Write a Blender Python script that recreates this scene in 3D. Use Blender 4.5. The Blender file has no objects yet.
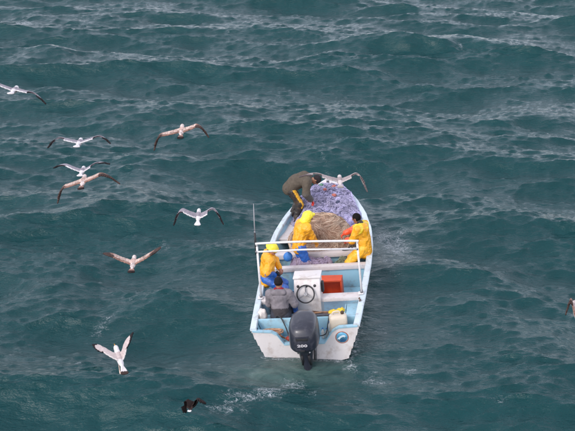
import bpy, bmesh, math, random
import numpy as np
from mathutils import Matrix, Vector
R = math.radians
random.seed(7); rng = np.random.default_rng(11)
scn = bpy.context.scene
COL = scn.collection

# ------------------------------------------------------------------ camera, sky, sun, exposure
FPX = 1100.0                                    # focal length in pixels of the 575 px wide photograph
CAM_H, CAM_PITCH = 9.85, R(21.7)
cam = bpy.data.cameras.new('camera'); cam_o = bpy.data.objects.new('camera', cam); COL.objects.link(cam_o)
cam.sensor_width = 36; cam.lens = 36 * FPX / 575.0; cam.clip_start = .1; cam.clip_end = 20000
cam_o.location = (0, 0, CAM_H); cam_o.rotation_euler = (R(90) - CAM_PITCH, 0, 0)
scn.camera = cam_o

SUN_EL, SUN_AZ = R(38), R(222)                  # azimuth clockwise from +Y: from the left, a little behind the camera
w = bpy.data.worlds.new('World'); scn.world = w; w.use_nodes = True
nt = w.node_tree; bg = nt.nodes['Background']
sky = nt.nodes.new('ShaderNodeTexSky'); sky.sky_type = 'NISHITA'; sky.sun_disc = False
sky.sun_elevation = SUN_EL; sky.sun_rotation = SUN_AZ
sky.air_density = 1.0; sky.dust_density = 1.2; sky.ozone_density = 1.0
hs = nt.nodes.new('ShaderNodeHueSaturation'); hs.inputs['Saturation'].default_value = .46
tint = nt.nodes.new('ShaderNodeMix'); tint.data_type = 'RGBA'; tint.blend_type = 'MULTIPLY'
tint.inputs[0].default_value = 1; tint.inputs[7].default_value = (1.0, .955, 1.0, 1)
nt.links.new(sky.outputs[0], hs.inputs['Color']); nt.links.new(hs.outputs[0], tint.inputs[6])
cloud = nt.nodes.new('ShaderNodeMix'); cloud.data_type = 'RGBA'; cloud.inputs[0].default_value = .28      # even high cloud veiling the blue
cloud.inputs[7].default_value = (5.4, 5.5, 6.3, 1); nt.links.new(tint.outputs[2], cloud.inputs[6]); nt.links.new(cloud.outputs[2], bg.inputs['Color']); bg.inputs['Strength'].default_value = .15
sl = bpy.data.lights.new('sun', 'SUN'); sl.energy = .6; sl.angle = R(14); sl.color = (1, .96, .9)
so = bpy.data.objects.new('sun', sl); COL.objects.link(so)
sd = Vector((math.sin(SUN_AZ) * math.cos(SUN_EL), math.cos(SUN_AZ) * math.cos(SUN_EL), math.sin(SUN_EL)))
so.rotation_euler = sd.to_track_quat('Z', 'Y').to_euler(); so.location = sd * 60
scn.view_settings.view_transform = 'Standard'; scn.view_settings.look = 'None'
scn.view_settings.gamma = 1; scn.view_settings.exposure = 1.08
try: scn.view_settings.use_curve_mapping = False
except Exception: pass

# ------------------------------------------------------------------ frames: camera rays and the boat's own axes
BOAT_X, BOAT_Y, BOAT_YAW, BOAT_HEEL = .37, 17.76, R(6.4), R(6.0)
MB = Matrix.Translation((BOAT_X, BOAT_Y, 0)) @ Matrix.Rotation(-BOAT_YAW, 4, 'Z') @ Matrix.Rotation(-BOAT_HEEL, 4, 'Y')
MBI = MB.inverted()
def ray(u, v):
    c, s = math.cos(CAM_PITCH), math.sin(CAM_PITCH)
    a, b = (u - 287.5) / FPX, (215.5 - v) / FPX
    return Vector((a, c + b * s, -s + b * c))
def sea_at(u, v, z=0.0):                        # the point of the water surface seen at a photo pixel
    d = ray(u, v); return Vector((0, 0, CAM_H)) + d * ((z - CAM_H) / d.z)
def air_at(u, v, dist):                         # a point `dist` metres ahead of the camera (usual bird size gives it)
    return Vector((0, 0, CAM_H)) + ray(u, v) * dist

# ------------------------------------------------------------------ materials
def lin(r, g, b):
    f = lambda c: (c / 255 / 12.92) if c / 255 <= .04045 else ((c / 255 + .055) / 1.055) ** 2.4
    return (f(r), f(g), f(b), 1)
MATS = {}
def mat(name, col=(.5, .5, .5, 1), rough=.5, var=.12, scale=8, bump=0., bscale=60, metal=0., attr=False,
        grime=None, grime_amt=0., gscale=5, spec=.5, coat=0., trans=0.):
    if name in MATS: return MATS[name]
    m = bpy.data.materials.new(name); m.use_nodes = True; MATS[name] = m
    n, l = m.node_tree.nodes, m.node_tree.links
    p = n['Principled BSDF']; p.inputs['Roughness'].default_value = rough; p.inputs['Metallic'].default_value = metal
    p.inputs['Specular IOR Level'].default_value = spec; p.inputs['Coat Weight'].default_value = coat
    tc = n.new('ShaderNodeTexCoord')
    nz = n.new('ShaderNodeTexNoise'); nz.inputs['Scale'].default_value = scale; nz.inputs['Detail'].default_value = 6
    l.new(tc.outputs['Object'], nz.inputs['Vector'])
    mr = n.new('ShaderNodeMapRange'); mr.inputs[1].default_value = .3; mr.inputs[2].default_value = .7
    mr.inputs[3].default_value = 1 - var; mr.inputs[4].default_value = 1 + var
    l.new(nz.outputs[0], mr.inputs[0])
    mx = n.new('ShaderNodeMix'); mx.data_type = 'RGBA'; mx.blend_type = 'MULTIPLY'; mx.inputs[0].default_value = 1
    if attr:
        at = n.new('ShaderNodeAttribute'); at.attribute_name = 'Col'; l.new(at.outputs['Color'], mx.inputs[6])
    else: mx.inputs[6].default_value = col
    l.new(mr.outputs[0], mx.inputs[7]); out = mx.outputs[2]
    if grime:
        gn = n.new('ShaderNodeTexNoise'); gn.inputs['Scale'].default_value = gscale; gn.inputs['Detail'].default_value = 9
        gn.inputs['Roughness'].default_value = .7; l.new(tc.outputs['Object'], gn.inputs['Vector'])
        gr = n.new('ShaderNodeMapRange'); gr.inputs[1].default_value = .52; gr.inputs[2].default_value = .72
        gr.inputs[3].default_value = 0; gr.inputs[4].default_value = grime_amt; l.new(gn.outputs[0], gr.inputs[0])
        g2 = n.new('ShaderNodeMix'); g2.data_type = 'RGBA'; l.new(gr.outputs[0], g2.inputs[0])
        l.new(out, g2.inputs[6]); g2.inputs[7].default_value = grime; out = g2.outputs[2]
        rr = n.new('ShaderNodeMapRange'); rr.inputs[3].default_value = rough; rr.inputs[4].default_value = min(1, rough + .3)
        l.new(gr.outputs[0], rr.inputs[0]); l.new(rr.outputs[0], p.inputs['Roughness'])
    l.new(out, p.inputs['Base Color'])
    if trans: p.inputs['Transmission Weight'].default_value = trans
    if bump:
        bn = n.new('ShaderNodeTexNoise'); bn.inputs['Scale'].default_value = bscale; bn.inputs['Detail'].default_value = 4
        l.new(tc.outputs['Object'], bn.inputs['Vector'])
        bp = n.new('ShaderNodeBump'); bp.inputs['Strength'].default_value = 1; bp.inputs['Distance'].default_value = bump
        l.new(bn.outputs[0], bp.inputs['Height']); l.new(bp.outputs[0], p.inputs['Normal'])
    return m

GRIME = lin(120, 98, 78)
M_white = mat('hull_white', (.66, .62, .60, 1), .38, .05, 3, .0015, 30, grime=lin(150, 128, 110), grime_amt=.6, gscale=4)
M_blue = mat('deck_light_blue', lin(150, 190, 205), .42, .07, 3, .0015, 30, grime=lin(128, 120, 108), grime_amt=.75, gscale=5)
M_gun = mat('gunwale_worn_white', lin(196, 208, 212), .45, .07, 4, .002, 30, grime=lin(130, 110, 92), grime_amt=.7, gscale=6)
M_deckw = mat('deck_worn_white', (.62, .57, .55, 1), .5, .08, 5, .002, 25, grime=lin(140, 112, 95), grime_amt=.6, gscale=5)
M_rail = mat('rail_white_paint', (.70, .68, .67, 1), .35, .05, 9, grime=lin(130, 90, 60), grime_amt=.4, gscale=12)
M_cowl = mat('cowling_dark_blue_grey', lin(34, 36, 47), .34, .15, 5, .0006, 120, grime=lin(92, 92, 98), grime_amt=.4, gscale=9, coat=.25)
M_black = mat('black_rubber', (.018, .018, .02, 1), .55, .2, 20)
M_metal = mat('dull_grey_metal', (.22, .22, .23, 1), .4, .2, 12, metal=.7, grime=(.05, .045, .04, 1), grime_amt=.6)
M_attr = mat('painted_by_vertex', rough=.75, var=.1, scale=20, attr=True, bump=.002, bscale=70)
M_oil = mat('oilskin', rough=.4, var=.08, scale=9, attr=True, bump=.010, bscale=20, grime=lin(128, 96, 48), grime_amt=.55, gscale=6)
M_cloth = mat('woven_cloth', rough=.9, var=.16, scale=14, attr=True, bump=.002, bscale=160, spec=.2)
M_skin = mat('skin', rough=.55, var=.07, scale=30, attr=True)
M_feather = mat('feathers', rough=.8, var=.1, scale=35, attr=True, bump=.002, bscale=90, spec=.2)

# ------------------------------------------------------------------ mesh helpers
def link(name, me, m=None, parent=None, label=None, cat=None, group=None, kind=None, M=None):
    o = bpy.data.objects.new(name, me); COL.objects.link(o)
    if m is not None and me is not None and not len(me.materials): me.materials.append(m)
    if parent is not None: o.parent = parent
    elif M is not None: o.matrix_world = M
    for k, v in (('label', label), ('category', cat), ('group', group), ('kind', kind)):
        if v: o[k] = v
    return o
def empty(name, label, cat, M, group=None): return link(name, None, None, None, label, cat, group, None, M)
def mesh_np(name, V, F, smooth=True, cols=None):
    V = np.asarray(V, np.float32); F = np.asarray(F, np.int32); me = bpy.data.meshes.new(name); k = F.shape[1]
    me.vertices.add(len(V)); me.vertices.foreach_set('co', V.ravel())
    me.loops.add(F.size); me.loops.foreach_set('vertex_index', F.ravel())
    me.polygons.add(len(F)); me.polygons.foreach_set('loop_start', np.arange(len(F), dtype=np.int32) * k)
    me.polygons.foreach_set('loop_total', np.full(len(F), k, np.int32))
    me.update(calc_edges=True)
    me.polygons.foreach_set('use_smooth', np.full(len(F), smooth, bool))
    if cols is not None:
        a = me.attributes.new('Col', 'FLOAT_COLOR', 'POINT'); a.data.foreach_set('color', np.asarray(cols, np.float32).ravel())
    return me
def from_bm(bm, name, smooth=False, angle=None):
    bmesh.ops.recalc_face_normals(bm, faces=bm.faces[:])
    me = bpy.data.meshes.new(name); bm.to_mesh(me); bm.free()
    if smooth:
        me.polygons.foreach_set('use_smooth', np.ones(len(me.polygons), bool))
        if angle: me.set_sharp_from_angle(angle=R(angle))
    return me
def bevel(bm, w, seg=2):
    es = [e for e in bm.edges if len(e.link_faces) == 2 and e.calc_face_angle(0) > R(30)]
    if es: bmesh.ops.bevel(bm, geom=es, offset=w, segments=seg, profile=.6, affect='EDGES', clamp_overlap=True)
def box(bm, lo, hi, M=None):
    vs = [bm.verts.new(Vector((x, y, z)) if M is None else M @ Vector((x, y, z))) for x in (lo[0], hi[0]) for y in (lo[1], hi[1]) for z in (lo[2], hi[2])]
    for f in ((0, 1, 3, 2), (4, 6, 7, 5), (0, 4, 5, 1), (2, 3, 7, 6), (0, 2, 6, 4), (1, 5, 7, 3)): bm.faces.new([vs[i] for i in f])
def boxmesh(name, lo, hi, bev=.01, M=None):
    bm = bmesh.new(); box(bm, lo, hi, M); bmesh.ops.recalc_face_normals(bm, faces=bm.faces[:])
    if bev: bevel(bm, bev)
    return from_bm(bm, name, True, 40)
def tube_arrays(pts, rad, n=8, closed=False, off=0):
    P = np.array(pts, float); m = len(P)
    T = np.roll(P, -1, 0) - np.roll(P, 1, 0) if closed else np.gradient(P, axis=0)
    T /= np.linalg.norm(T, axis=1)[:, None] + 1e-9
    ref = np.array([0, 0, 1.]) if abs(T[:, 2]).mean() < .8 else np.array([1., 0, 0])
    N = np.cross(T, ref); N /= np.linalg.norm(N, axis=1)[:, None] + 1e-9; Bn = np.cross(T, N)
    a = np.arange(n) * 2 * math.pi / n; r = np.broadcast_to(np.asarray(rad, float), (m,))[:, None, None]
    V = P[:, None] + r * (np.cos(a)[None, :, None] * N[:, None] + np.sin(a)[None, :, None] * Bn[:, None])
    i = np.arange(m if closed else m - 1)[:, None]; j = np.arange(n)[None]
    i2, j2 = (i + 1) % m, (j + 1) % n
    F = np.stack([i * n + j, i * n + j2, i2 * n + j2, i2 * n + j], -1).reshape(-1, 4)
    V = V.reshape(-1, 3)
    return V, F + off
def tube(name, pts, rad, n=8, closed=False, cap=True):
    V, F = tube_arrays(pts, rad, n, closed)
    me = mesh_np(name, V[:len(pts) * n], F)
    if cap and not closed:
        bm = bmesh.new(); bm.from_mesh(me); bm.verts.ensure_lookup_table(); m = len(pts)
        bm.faces.new([bm.verts[j] for j in range(n)][::-1]); bm.faces.new([bm.verts[(m - 1) * n + j] for j in range(n)])
        bm.to_mesh(me); bm.free()
    return me
def smooth_path(pts, n=8):
    P = np.array(pts, float); P = np.vstack([2 * P[0] - P[1], P, 2 * P[-1] - P[-2]]); out = []
    for i in range(1, len(P) - 2):
        for t in np.linspace(0, 1, n, endpoint=False):
            a, b, c, d = P[i - 1:i + 3]
            out.append(.5 * ((2 * b) + (c - a) * t + (2 * a - 5 * b + 4 * c - d) * t * t + (3 * b - a - 3 * c + d) * t ** 3))
    return np.array(out + [P[-2]])
def many_tubes(name, paths, rad, n=3):
    Vs, Fs, o = [], [], 0
    for p in paths:
        V, F = tube_arrays(p, rad, n, False, o); V = V[:len(p) * n]; Vs.append(V); Fs.append(F); o += len(V)
    return mesh_np(name, np.vstack(Vs), np.vstack(Fs))
def lathe(name, prof, n=24, M=None):                # prof: (radius, z)
    V = [(r * math.cos(a), r * math.sin(a), z) for r, z in prof for a in np.arange(n) * 2 * math.pi / n]
    F = [(i * n + j, i * n + (j + 1) % n, (i + 1) * n + (j + 1) % n, (i + 1) * n + j) for i in range(len(prof) - 1) for j in range(n)]
    me = mesh_np(name, V, F)
    if M is not None: me.transform(M)
    return me
_ph = np.random.default_rng(3)
def trig_noise(P, freq, seed=0, octs=3):
    g = np.random.default_rng(seed + 100); out = np.zeros(P.shape[:-1], np.float32)
    a = 1.0
    for o in range(octs):
        for _ in range(3):
            k = g.normal(size=3) * freq; k2 = g.normal(size=3) * freq * .6
            out += a * np.sin(P @ k + g.uniform(0, 6.3) + 1.3 * np.sin(P @ k2 + g.uniform(0, 6.3))) / 3
        a *= .55; freq *= 1.9
    return out

# ------------------------------------------------------------------ distance fields -> one continuous skin (people, birds, clothes)
class Field:
    def __init__(s, lo, hi, h):
        s.lo = np.array(lo, np.float32); s.h = h
        s.n = np.ceil((np.array(hi) - s.lo) / h).astype(int) + 1
        s.F = np.full(s.n, .06, np.float32); s.id = np.zeros(s.n, np.int16); s.cols = []; s.ax = [s.lo[i] + h * np.arange(s.n[i], dtype=np.float32) for i in range(3)]
    def put(s, lo, hi, fn, col, k=.03, cut=False):
        mg = k + 2.5 * s.h + .02
        a = np.clip(np.floor((np.array(lo) - mg - s.lo) / s.h).astype(int), 0, s.n); b = np.clip(np.ceil((np.array(hi) + mg - s.lo) / s.h).astype(int) + 1, 0, s.n)
        if (b <= a).any(): return
        sl = tuple(slice(a[i], b[i]) for i in range(3))
        P = np.stack(np.meshgrid(*[s.ax[i][sl[i]] for i in range(3)], indexing='ij'), -1)
        d = fn(P).astype(np.float32); f = s.F[sl]
        if cut: s.F[sl] = np.maximum(f, -d); return
        s.cols.append(col); s.id[sl] = np.where(d < f, len(s.cols) - 1, s.id[sl])
        hh = np.maximum(k - np.abs(f - d), 0) / k
        s.F[sl] = np.minimum(f, d) - hh * hh * k * .25
    def cone(s, a, b, ra, rb, col, k=.03, flat=None, cut=False):
        a, b = np.array(a, np.float32), np.array(b, np.float32); ab = b - a; L2 = ab @ ab + 1e-9; r = max(ra, rb)
        def fn(P):
            q = P - a; t = np.clip((q @ ab) / L2, 0, 1); q = q - t[..., None] * ab; sc = 1
            if flat is not None:
                nv = np.array(flat[0], np.float32); nv /= np.linalg.norm(nv); q = q + ((flat[1] - 1) * (q @ nv))[..., None] * nv
            return np.sqrt((q * q).sum(-1)) - (ra + t * (rb - ra))
        s.put(np.minimum(a, b) - r, np.maximum(a, b) + r, fn, col, k, cut)
    def ell(s, c, axes, rad, col, k=.02, cut=False):
        c = np.array(c, np.float32); A = np.array(axes, np.float32); rad = np.array(rad, np.float32)
        def fn(P):
            q = (P - c) @ A.T; k0 = np.sqrt(((q / rad) ** 2).sum(-1)); k1 = np.sqrt(((q / rad ** 2) ** 2).sum(-1)) + 1e-6
            return k0 * (k0 - 1) / k1
        m = rad.max(); s.put(c - m, c + m, fn, col, k, cut)
    def blade(s, a, b, nrm, w0, w1, th, col, k=.004):    # flat feather from a to b
        a, b = np.array(a, np.float32), np.array(b, np.float32); u = b - a; L = np.linalg.norm(u); u = u / L
        nv = np.array(nrm, np.float32); nv = nv - u * (nv @ u); nv /= np.linalg.norm(nv); v = np.cross(nv, u)
        def fn(P):
            q = P - a; x = q @ u; t = np.clip(x / L, 0, 1); y = q @ v; z = q @ nv
            wd = (w0 + (w1 - w0) * t) * np.sqrt(np.clip(1 - np.clip((t - .75) / .25, 0, 1) ** 2, .02, 1))
            dx = np.maximum(np.abs(x - L / 2) - L / 2, 0); dy = np.maximum(np.abs(y) - wd, 0); dz = np.maximum(np.abs(z) - th * .5, 0)
            return np.sqrt(dx * dx + dy * dy + dz * dz) - th * .5
        m = max(w0, w1) + th; s.put(np.minimum(a, b) - m, np.maximum(a, b) + m, fn, col, k)
    def plane_cut(s, p, n):                              # keep the side where (x-p).n < 0
        p, n = np.array(p, np.float32), np.array(n, np.float32); n /= np.linalg.norm(n)
        P = np.stack(np.meshgrid(*s.ax, indexing='ij'), -1); s.F = np.maximum(s.F, (P - p) @ n)
    def wrinkle(s, amp, freq, seed=0, octs=3, crease=False):
        P = np.stack(np.meshgrid(*s.ax, indexing='ij'), -1); 
        nz_ = trig_noise(P, freq, seed, octs); s.F += amp * (1.15 * np.abs(nz_) - .45 + .35 * trig_noise(P, freq * .5, seed + 50, 2)) if crease else amp * nz_
    def mesh(s, name, colfn=None):
        F = s.F; F[0] = F[-1] = .05; F[:, 0] = F[:, -1] = .05; F[:, :, 0] = F[:, :, -1] = .05
        c = (slice(None, -1), slice(1, None)); sh = np.array(F.shape) - 1
        acc = np.zeros((*sh, 3), np.float32); cnt = np.zeros(sh, np.float32)
        for ax in range(3):
            o = [i for i in range(3) if i != ax]
            for i in (0, 1):
                for j in (0, 1):
                    s0 = [None] * 3; s1 = [None] * 3
                    s0[ax] = c[0]; s1[ax] = c[1]; s0[o[0]] = s1[o[0]] = c[i]; s0[o[1]] = s1[o[1]] = c[j]
                    a, b = F[tuple(s0)], F[tuple(s1)]; x = (a < 0) != (b < 0)
                    t = np.where(x, a / np.where(x, a - b, 1), 0)
                    acc[..., ax] += t; acc[..., o[0]] += i * x; acc[..., o[1]] += j * x; cnt += x
        act = cnt > 0; idx = np.full(sh, -1, np.int32); idx[act] = np.arange(act.sum())
        g = np.argwhere(act); V = s.lo + s.h * (g + acc[act] / cnt[act][:, None])
        Q = []
        for ax in range(3):
            o = [(ax + 1) % 3, (ax + 2) % 3]
            s0 = [slice(1, -1)] * 3; s1 = [slice(1, -1)] * 3; s0[ax] = slice(0, -1); s1[ax] = slice(1, None)
            a, b = F[tuple(s0)] < 0, F[tuple(s1)] < 0
            for inside, flip in ((a & ~b, False), (~a & b, True)):
                p = np.argwhere(inside)
                if not len(p): continue
                p = p + 1; p[:, ax] -= 1
                q = []
                for d0, d1 in ((-1, -1), (0, -1), (0, 0), (-1, 0)):
                    e = p.copy(); e[:, o[0]] += d0; e[:, o[1]] += d1; q.append(idx[e[:, 0], e[:, 1], e[:, 2]])
                q = np.stack(q, 1); Q.append(q[:, ::-1] if flip else q)
        Q = np.vstack(Q); ii = np.clip(np.rint((V - s.lo) / s.h).astype(int), 0, s.n - 1)
        cols = np.array([(*k[:3], 1) for k in s.cols], np.float32)[s.id[ii[:, 0], ii[:, 1], ii[:, 2]]]
        if colfn is not None: cols = colfn(V, cols)
        return mesh_np(name, V, Q, True, cols)

# ------------------------------------------------------------------ hull lines (boat axes: x to starboard, y to the bow, z up from the waterline)
YS = [0, 1.2, 2.5, 3.8, 4.8, 5.6, 6.15, 6.5]
def beam(y): return float(np.interp(y, [-.05, 0, 1.2, 2.5, 3.3, 4.1, 4.8, 5.4, 5.9, 6.25, 6.45, 6.55], [.98, .98, 1.04, 1.09, 1.10, 1.04, .90, .70, .47, .26, .11, .03]))
def sheer(y): return float(np.interp(y, YS, [.60, .62, .67, .76, .88, .99, 1.07, 1.12]))
def keel(y): return float(np.interp(y, [0, 4.2, 5.4, 6.0, 6.5], [-.24, -.24, -.12, .2, .9]))
def hull_x(y, t):                                   # half width, t = 0 gunwale .. 1 just under the water
    q = min(max((y - 3.6) / 2.6, 0), 1); return beam(y) * (1 - (.25 + .5 * q) * t ** (1.15 - .35 * q))
def hull_z(y, t):
    zb = max(-.06, keel(y) + .1); return sheer(y) + (zb - sheer(y)) * t

# ------------------------------------------------------------------ the sea: one sheet out to the horizon, waves as real geometry
def ocean_tile(N, L, lam_peak, theta, spread, std, seed, kcut, chop, tail=3.6):
    g = np.random.default_rng(seed); k1 = 2 * np.pi * np.fft.fftfreq(N, L / N); kx, ky = np.meshgrid(k1, k1, indexing='ij')
    k = np.hypot(kx, ky); k[0, 0] = 1e9; kp = 2 * np.pi / lam_peak
    S = np.exp(-1.25 * (kp / k) ** 2) / k ** tail * np.exp(-(k / kcut) ** 2)
    c = (kx * np.cos(theta) + ky * np.sin(theta)) / k; S *= np.where(c > 0, np.abs(c) ** spread, .04 * np.abs(c) ** spread) + .012
    H = np.sqrt(S) * (g.normal(size=(N, N)) + 1j * g.normal(size=(N, N)))
    h = np.fft.ifft2(H); sc = std / h.real.std(); H *= sc
    z = np.fft.ifft2(H).real; dx = np.fft.ifft2(1j * kx / k * H).real * chop; dy = np.fft.ifft2(1j * ky / k * H).real * chop
    d = L / N
    jac = (1 + np.gradient(dx, d, axis=0)) * (1 + np.gradient(dy, d, axis=1)) - np.gradient(dx, d, axis=1) * np.gradient(dy, d, axis=0)
    return z, dx, dy, jac
SEA_N, SEA_L = 1024, 53.0
T1 = ocean_tile(SEA_N, SEA_L, 10.5, R(-98), 14.0, .155, 21, 2 * np.pi / 1.1, .95)
T2 = ocean_tile(SEA_N, SEA_L, .85, R(-86), 5.0, .0195, 5, 2 * np.pi / .12, .9, 3.1)
TILE = [T1[0] + T2[0], T1[1] + T2[1], T1[2] + T2[2], T1[3] + T2[3] - 1]
def sample(A, X, Y):
    u, v = (X / SEA_L) % 1 * SEA_N, (Y / SEA_L) % 1 * SEA_N
    i, j = u.astype(int) % SEA_N, v.astype(int) % SEA_N; a, b = u - np.floor(u), v - np.floor(v); i2, j2 = (i + 1) % SEA_N, (j + 1) % SEA_N
    return (A[i, j] * (1 - a) * (1 - b) + A[i2, j] * a * (1 - b) + A[i, j2] * (1 - a) * b + A[i2, j2] * a * b)
def axis_grow(start, d, g, end):
    o = [start]
    while abs(o[-1]) < abs(end): o.append(o[-1] + d); d *= g
    return o[1:]
xs = np.arange(-10, 10.001, .055); xs = np.concatenate([axis_grow(-10, -.055, 1.022, -9000)[::-1], xs, axis_grow(10, .055, 1.022, 9000)])
ys = [14.0]
while ys[-1] < 60: ys.append(ys[-1] + max(.045, ys[-1] * .0023))
ys = np.concatenate([axis_grow(14, -.06, 1.05, -4000)[::-1], ys, axis_grow(ys[-1], .17, 1.05, 9000)])
X, Y = np.meshgrid(xs, ys, indexing='ij')
SX, SY = np.meshgrid(np.gradient(xs), np.gradient(ys), indexing='ij'); att = np.clip(1.2 / np.maximum(SX, SY), 0, 1)
SEA_OX, SEA_OY = 17.0, 5.0
z, dx, dy, jac = [sample(A, X + SEA_OX, Y + SEA_OY) for A in TILE]
# the tallest swells of the photograph, each a crest line with a steep near face
for (u0, v0), (um, vm), (u1, v1), h_ in (((285, 62), (405, 52), (580, 63), .60), ((95, 70), (165, 66), (235, 76), .24), ((480, 128), (530, 120), (590, 124), .28), ((-10, 70), (30, 58), (75, 66), .26), ((-30, 226), (60, 214), (190, 206), .30), ((55, 345), (130, 322), (240, 330), .22),
                                        ((385, 196), (450, 190), (520, 200), .24), ((405, 345), (480, 330), (590, 345), .24), ((120, 126), (190, 118), (270, 128), .22), ((375, 262), (440, 240), (560, 250), .20), ((-20, 305), (40, 296), (100, 300), .18), ((100, 430), (190, 420), (260, 428), .16)):
    a_, m_, b_ = sea_at(u0, v0), sea_at(um, vm), sea_at(u1, v1); t = (X - a_.x) / (b_.x - a_.x); tm = (m_.x - a_.x) / (b_.x - a_.x)
    yc = a_.y + (b_.y - a_.y) * t + (m_.y - a_.y - (b_.y - a_.y) * tm) * (t * (1 - t)) / (tm * (1 - tm)) + .18 * np.sin(X * 1.7 + u0) + .10 * np.sin(X * 4.1 + v0)
    env = np.where((t > 0) & (t < 1), np.sin(np.pi * np.clip(t, 0, 1)) ** .8, 0); d = Y - yc
    bump_ = h_ * env * np.where(d > 0, np.exp(-(d / 1.9) ** 2), np.exp(-(d / .75) ** 2)); z = z + bump_; dy = dy - bump_ * .45 - .0
# boat axes of every water point: the hull rests in its own calmer hollow
bx = math.cos(BOAT_YAW) * (X - BOAT_X) - math.sin(BOAT_YAW) * (Y - BOAT_Y); by = math.sin(BOAT_YAW) * (X - BOAT_X) + math.cos(BOAT_YAW) * (Y - BOAT_Y)
yy = np.linspace(-.3, 6.6, 60); wl = np.array([hull_x(max(t, 0), .85) for t in yy]); wl[-6:] *= .8
half = np.interp(by, yy, wl, left=.72, right=.02)
ddy = np.maximum(np.maximum(-by - .02, by - 6.25), 0); ddx = np.maximum(np.abs(bx) - half, 0); dist = np.hypot(ddx, ddy)
inside = (np.abs(bx) < half - .10) & (by > .06) & (by < 6.05)
calm = .30 + .70 * np.clip((dist - .1) / 2.4, 0, 1) ** 1.0
z = z * att * calm; dx *= att * calm; dy *= att * calm
near = np.exp(-(dist / .35) ** 2)
z = np.where(inside, -.30, z)
foam = np.clip((.22 - jac) * 2.2, 0, 1) * att * calm
def patch(u, v, rx, ry, amt, rot=0.):
    global foam
    p = sea_at(u, v); a, b = X - p.x, Y - p.y; a, b = a * math.cos(rot) + b * math.sin(rot), -a * math.sin(rot) + b * math.cos(rot)
    foam = np.maximum(foam, amt * np.exp(-((a / rx) ** 2 + (b / ry) ** 2)))
for pt in [(396, 246, .5, 1.1, .82), (412, 258, .4, .6, .66), (384, 238, .35, .9, .74), (388, 262, .45, .9, .62), (402, 234, .35, .5, .66), (396, 275, .5, .8, .5), (380, 330, .3, .5, .5), (20, 24, .9, 1.3, 1.0), (2, 30, .6, .8, .7), (270, 398, .55, .36, .82, .5), (246, 406, .55, .28, .74, .3), (293, 384, .4, .38, .76, .6), (228, 418, .6, .3, .66), (310, 392, .5, .4, .55), (255, 390, .4, .3, .5),
           (352, 366, .25, .3, .75), (374, 380, .35, .22, .75), (408, 370, .3, .2, .7), (372, 374, .3, .35, .5), (345, 405, .6, .3, .4), (105, 318, .22, .7, .6, -.4), (84, 355, .16, .4, .6, -.5), (130, 300, .5, .3, .45), (215, 250, .7, .6, .5), (232, 240, .4, .4, .5),
           (160, 246, .25, .5, .6), (369, 41, .35, .25, 1.0), (460, 55, .12, .5, .7), (325, 165, .15, 1.6, .5, .2), (322, 150, .12, 1.2, .45), (402, 152, .1, 1.6, .4, .3), (497, 405, .4, .2, .5), (560, 300, .4, .5, .4), (190, 60, .3, .6, .5), (225, 38, .12, .5, .6)]:
    patch(*pt)
refl_bub = np.exp(-((bx - .0) / .75) ** 2 - ((by + .45) / .55) ** 2) + .7 * np.exp(-((bx + .75) / .5) ** 2 - ((by + .75) / .5) ** 2)  # mostly the white hull's reflection painted into the water colour, part bubbled water
foam = np.maximum(foam, .72 * np.exp(-(dist / .16) ** 2) * (by > -.4))
V = np.stack([X + dx, Y + dy, z], -1).reshape(-1, 3); nx, ny = X.shape
i, j = np.meshgrid(np.arange(nx - 1), np.arange(ny - 1), indexing='ij')
F = np.stack([i * ny + j, (i + 1) * ny + j, (i + 1) * ny + j + 1, i * ny + j + 1], -1).reshape(-1, 4)
me = mesh_np('sea', V, F); a = me.attributes.new('foam', 'FLOAT', 'POINT'); a.data.foreach_set('value', foam.astype(np.float32).ravel()); a = me.attributes.new('reflection_bubbles', 'FLOAT', 'POINT'); a.data.foreach_set('value', np.clip(refl_bub, 0, 1).astype(np.float32).ravel())

m = bpy.data.materials.new('sea_water'); m.use_nodes = True; n, l = m.node_tree.nodes, m.node_tree.links; p = n['Principled BSDF']
p.inputs['IOR'].default_value = 1.34; p.inputs['Roughness'].default_value = .13
geo = n.new('ShaderNodeNewGeometry')
def noise_node(scale, stretch=(1, 1, 1), rot=0, detail=5, rough=.55, dist=0.):
    mp = n.new('ShaderNodeMapping'); mp.inputs['Scale'].default_value = stretch; mp.inputs['Rotation'].default_value = (0, 0, rot)
    l.new(geo.outputs['Position'], mp.inputs[0]); t = n.new('ShaderNodeTexNoise'); t.inputs['Scale'].default_value = scale
    t.inputs['Detail'].default_value = detail; t.inputs['Roughness'].default_value = rough; t.inputs['Distortion'].default_value = dist
    l.new(mp.outputs[0], t.inputs['Vector']); return t
r1 = noise_node(1.9, (.38, 1, 1), R(7), 7, .66, .25); r2 = noise_node(8, (.42, 1, 1), R(-10), 5, .62, .2)
b1 = n.new('ShaderNodeBump'); b1.inputs['Distance'].default_value = .085; b1.inputs['Strength'].default_value = 1
b2 = n.new('ShaderNodeBump'); b2.inputs['Distance'].default_value = .034; b2.inputs['Strength'].default_value = 1
r3 = noise_node(26, (.5, 1, 1), R(5), 3, .6, .1); b3 = n.new('ShaderNodeBump'); b3.inputs['Distance'].default_value = .009; l.new(r3.outputs[0], b3.inputs['Height']); l.new(b2.outputs[0], b3.inputs['Normal'])
l.new(r1.outputs[0], b1.inputs['Height']); l.new(r2.outputs[0], b2.inputs['Height']); l.new(b1.outputs[0], b2.inputs['Normal'])
at = n.new('ShaderNodeAttribute'); at.attribute_name = 'foam'
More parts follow.
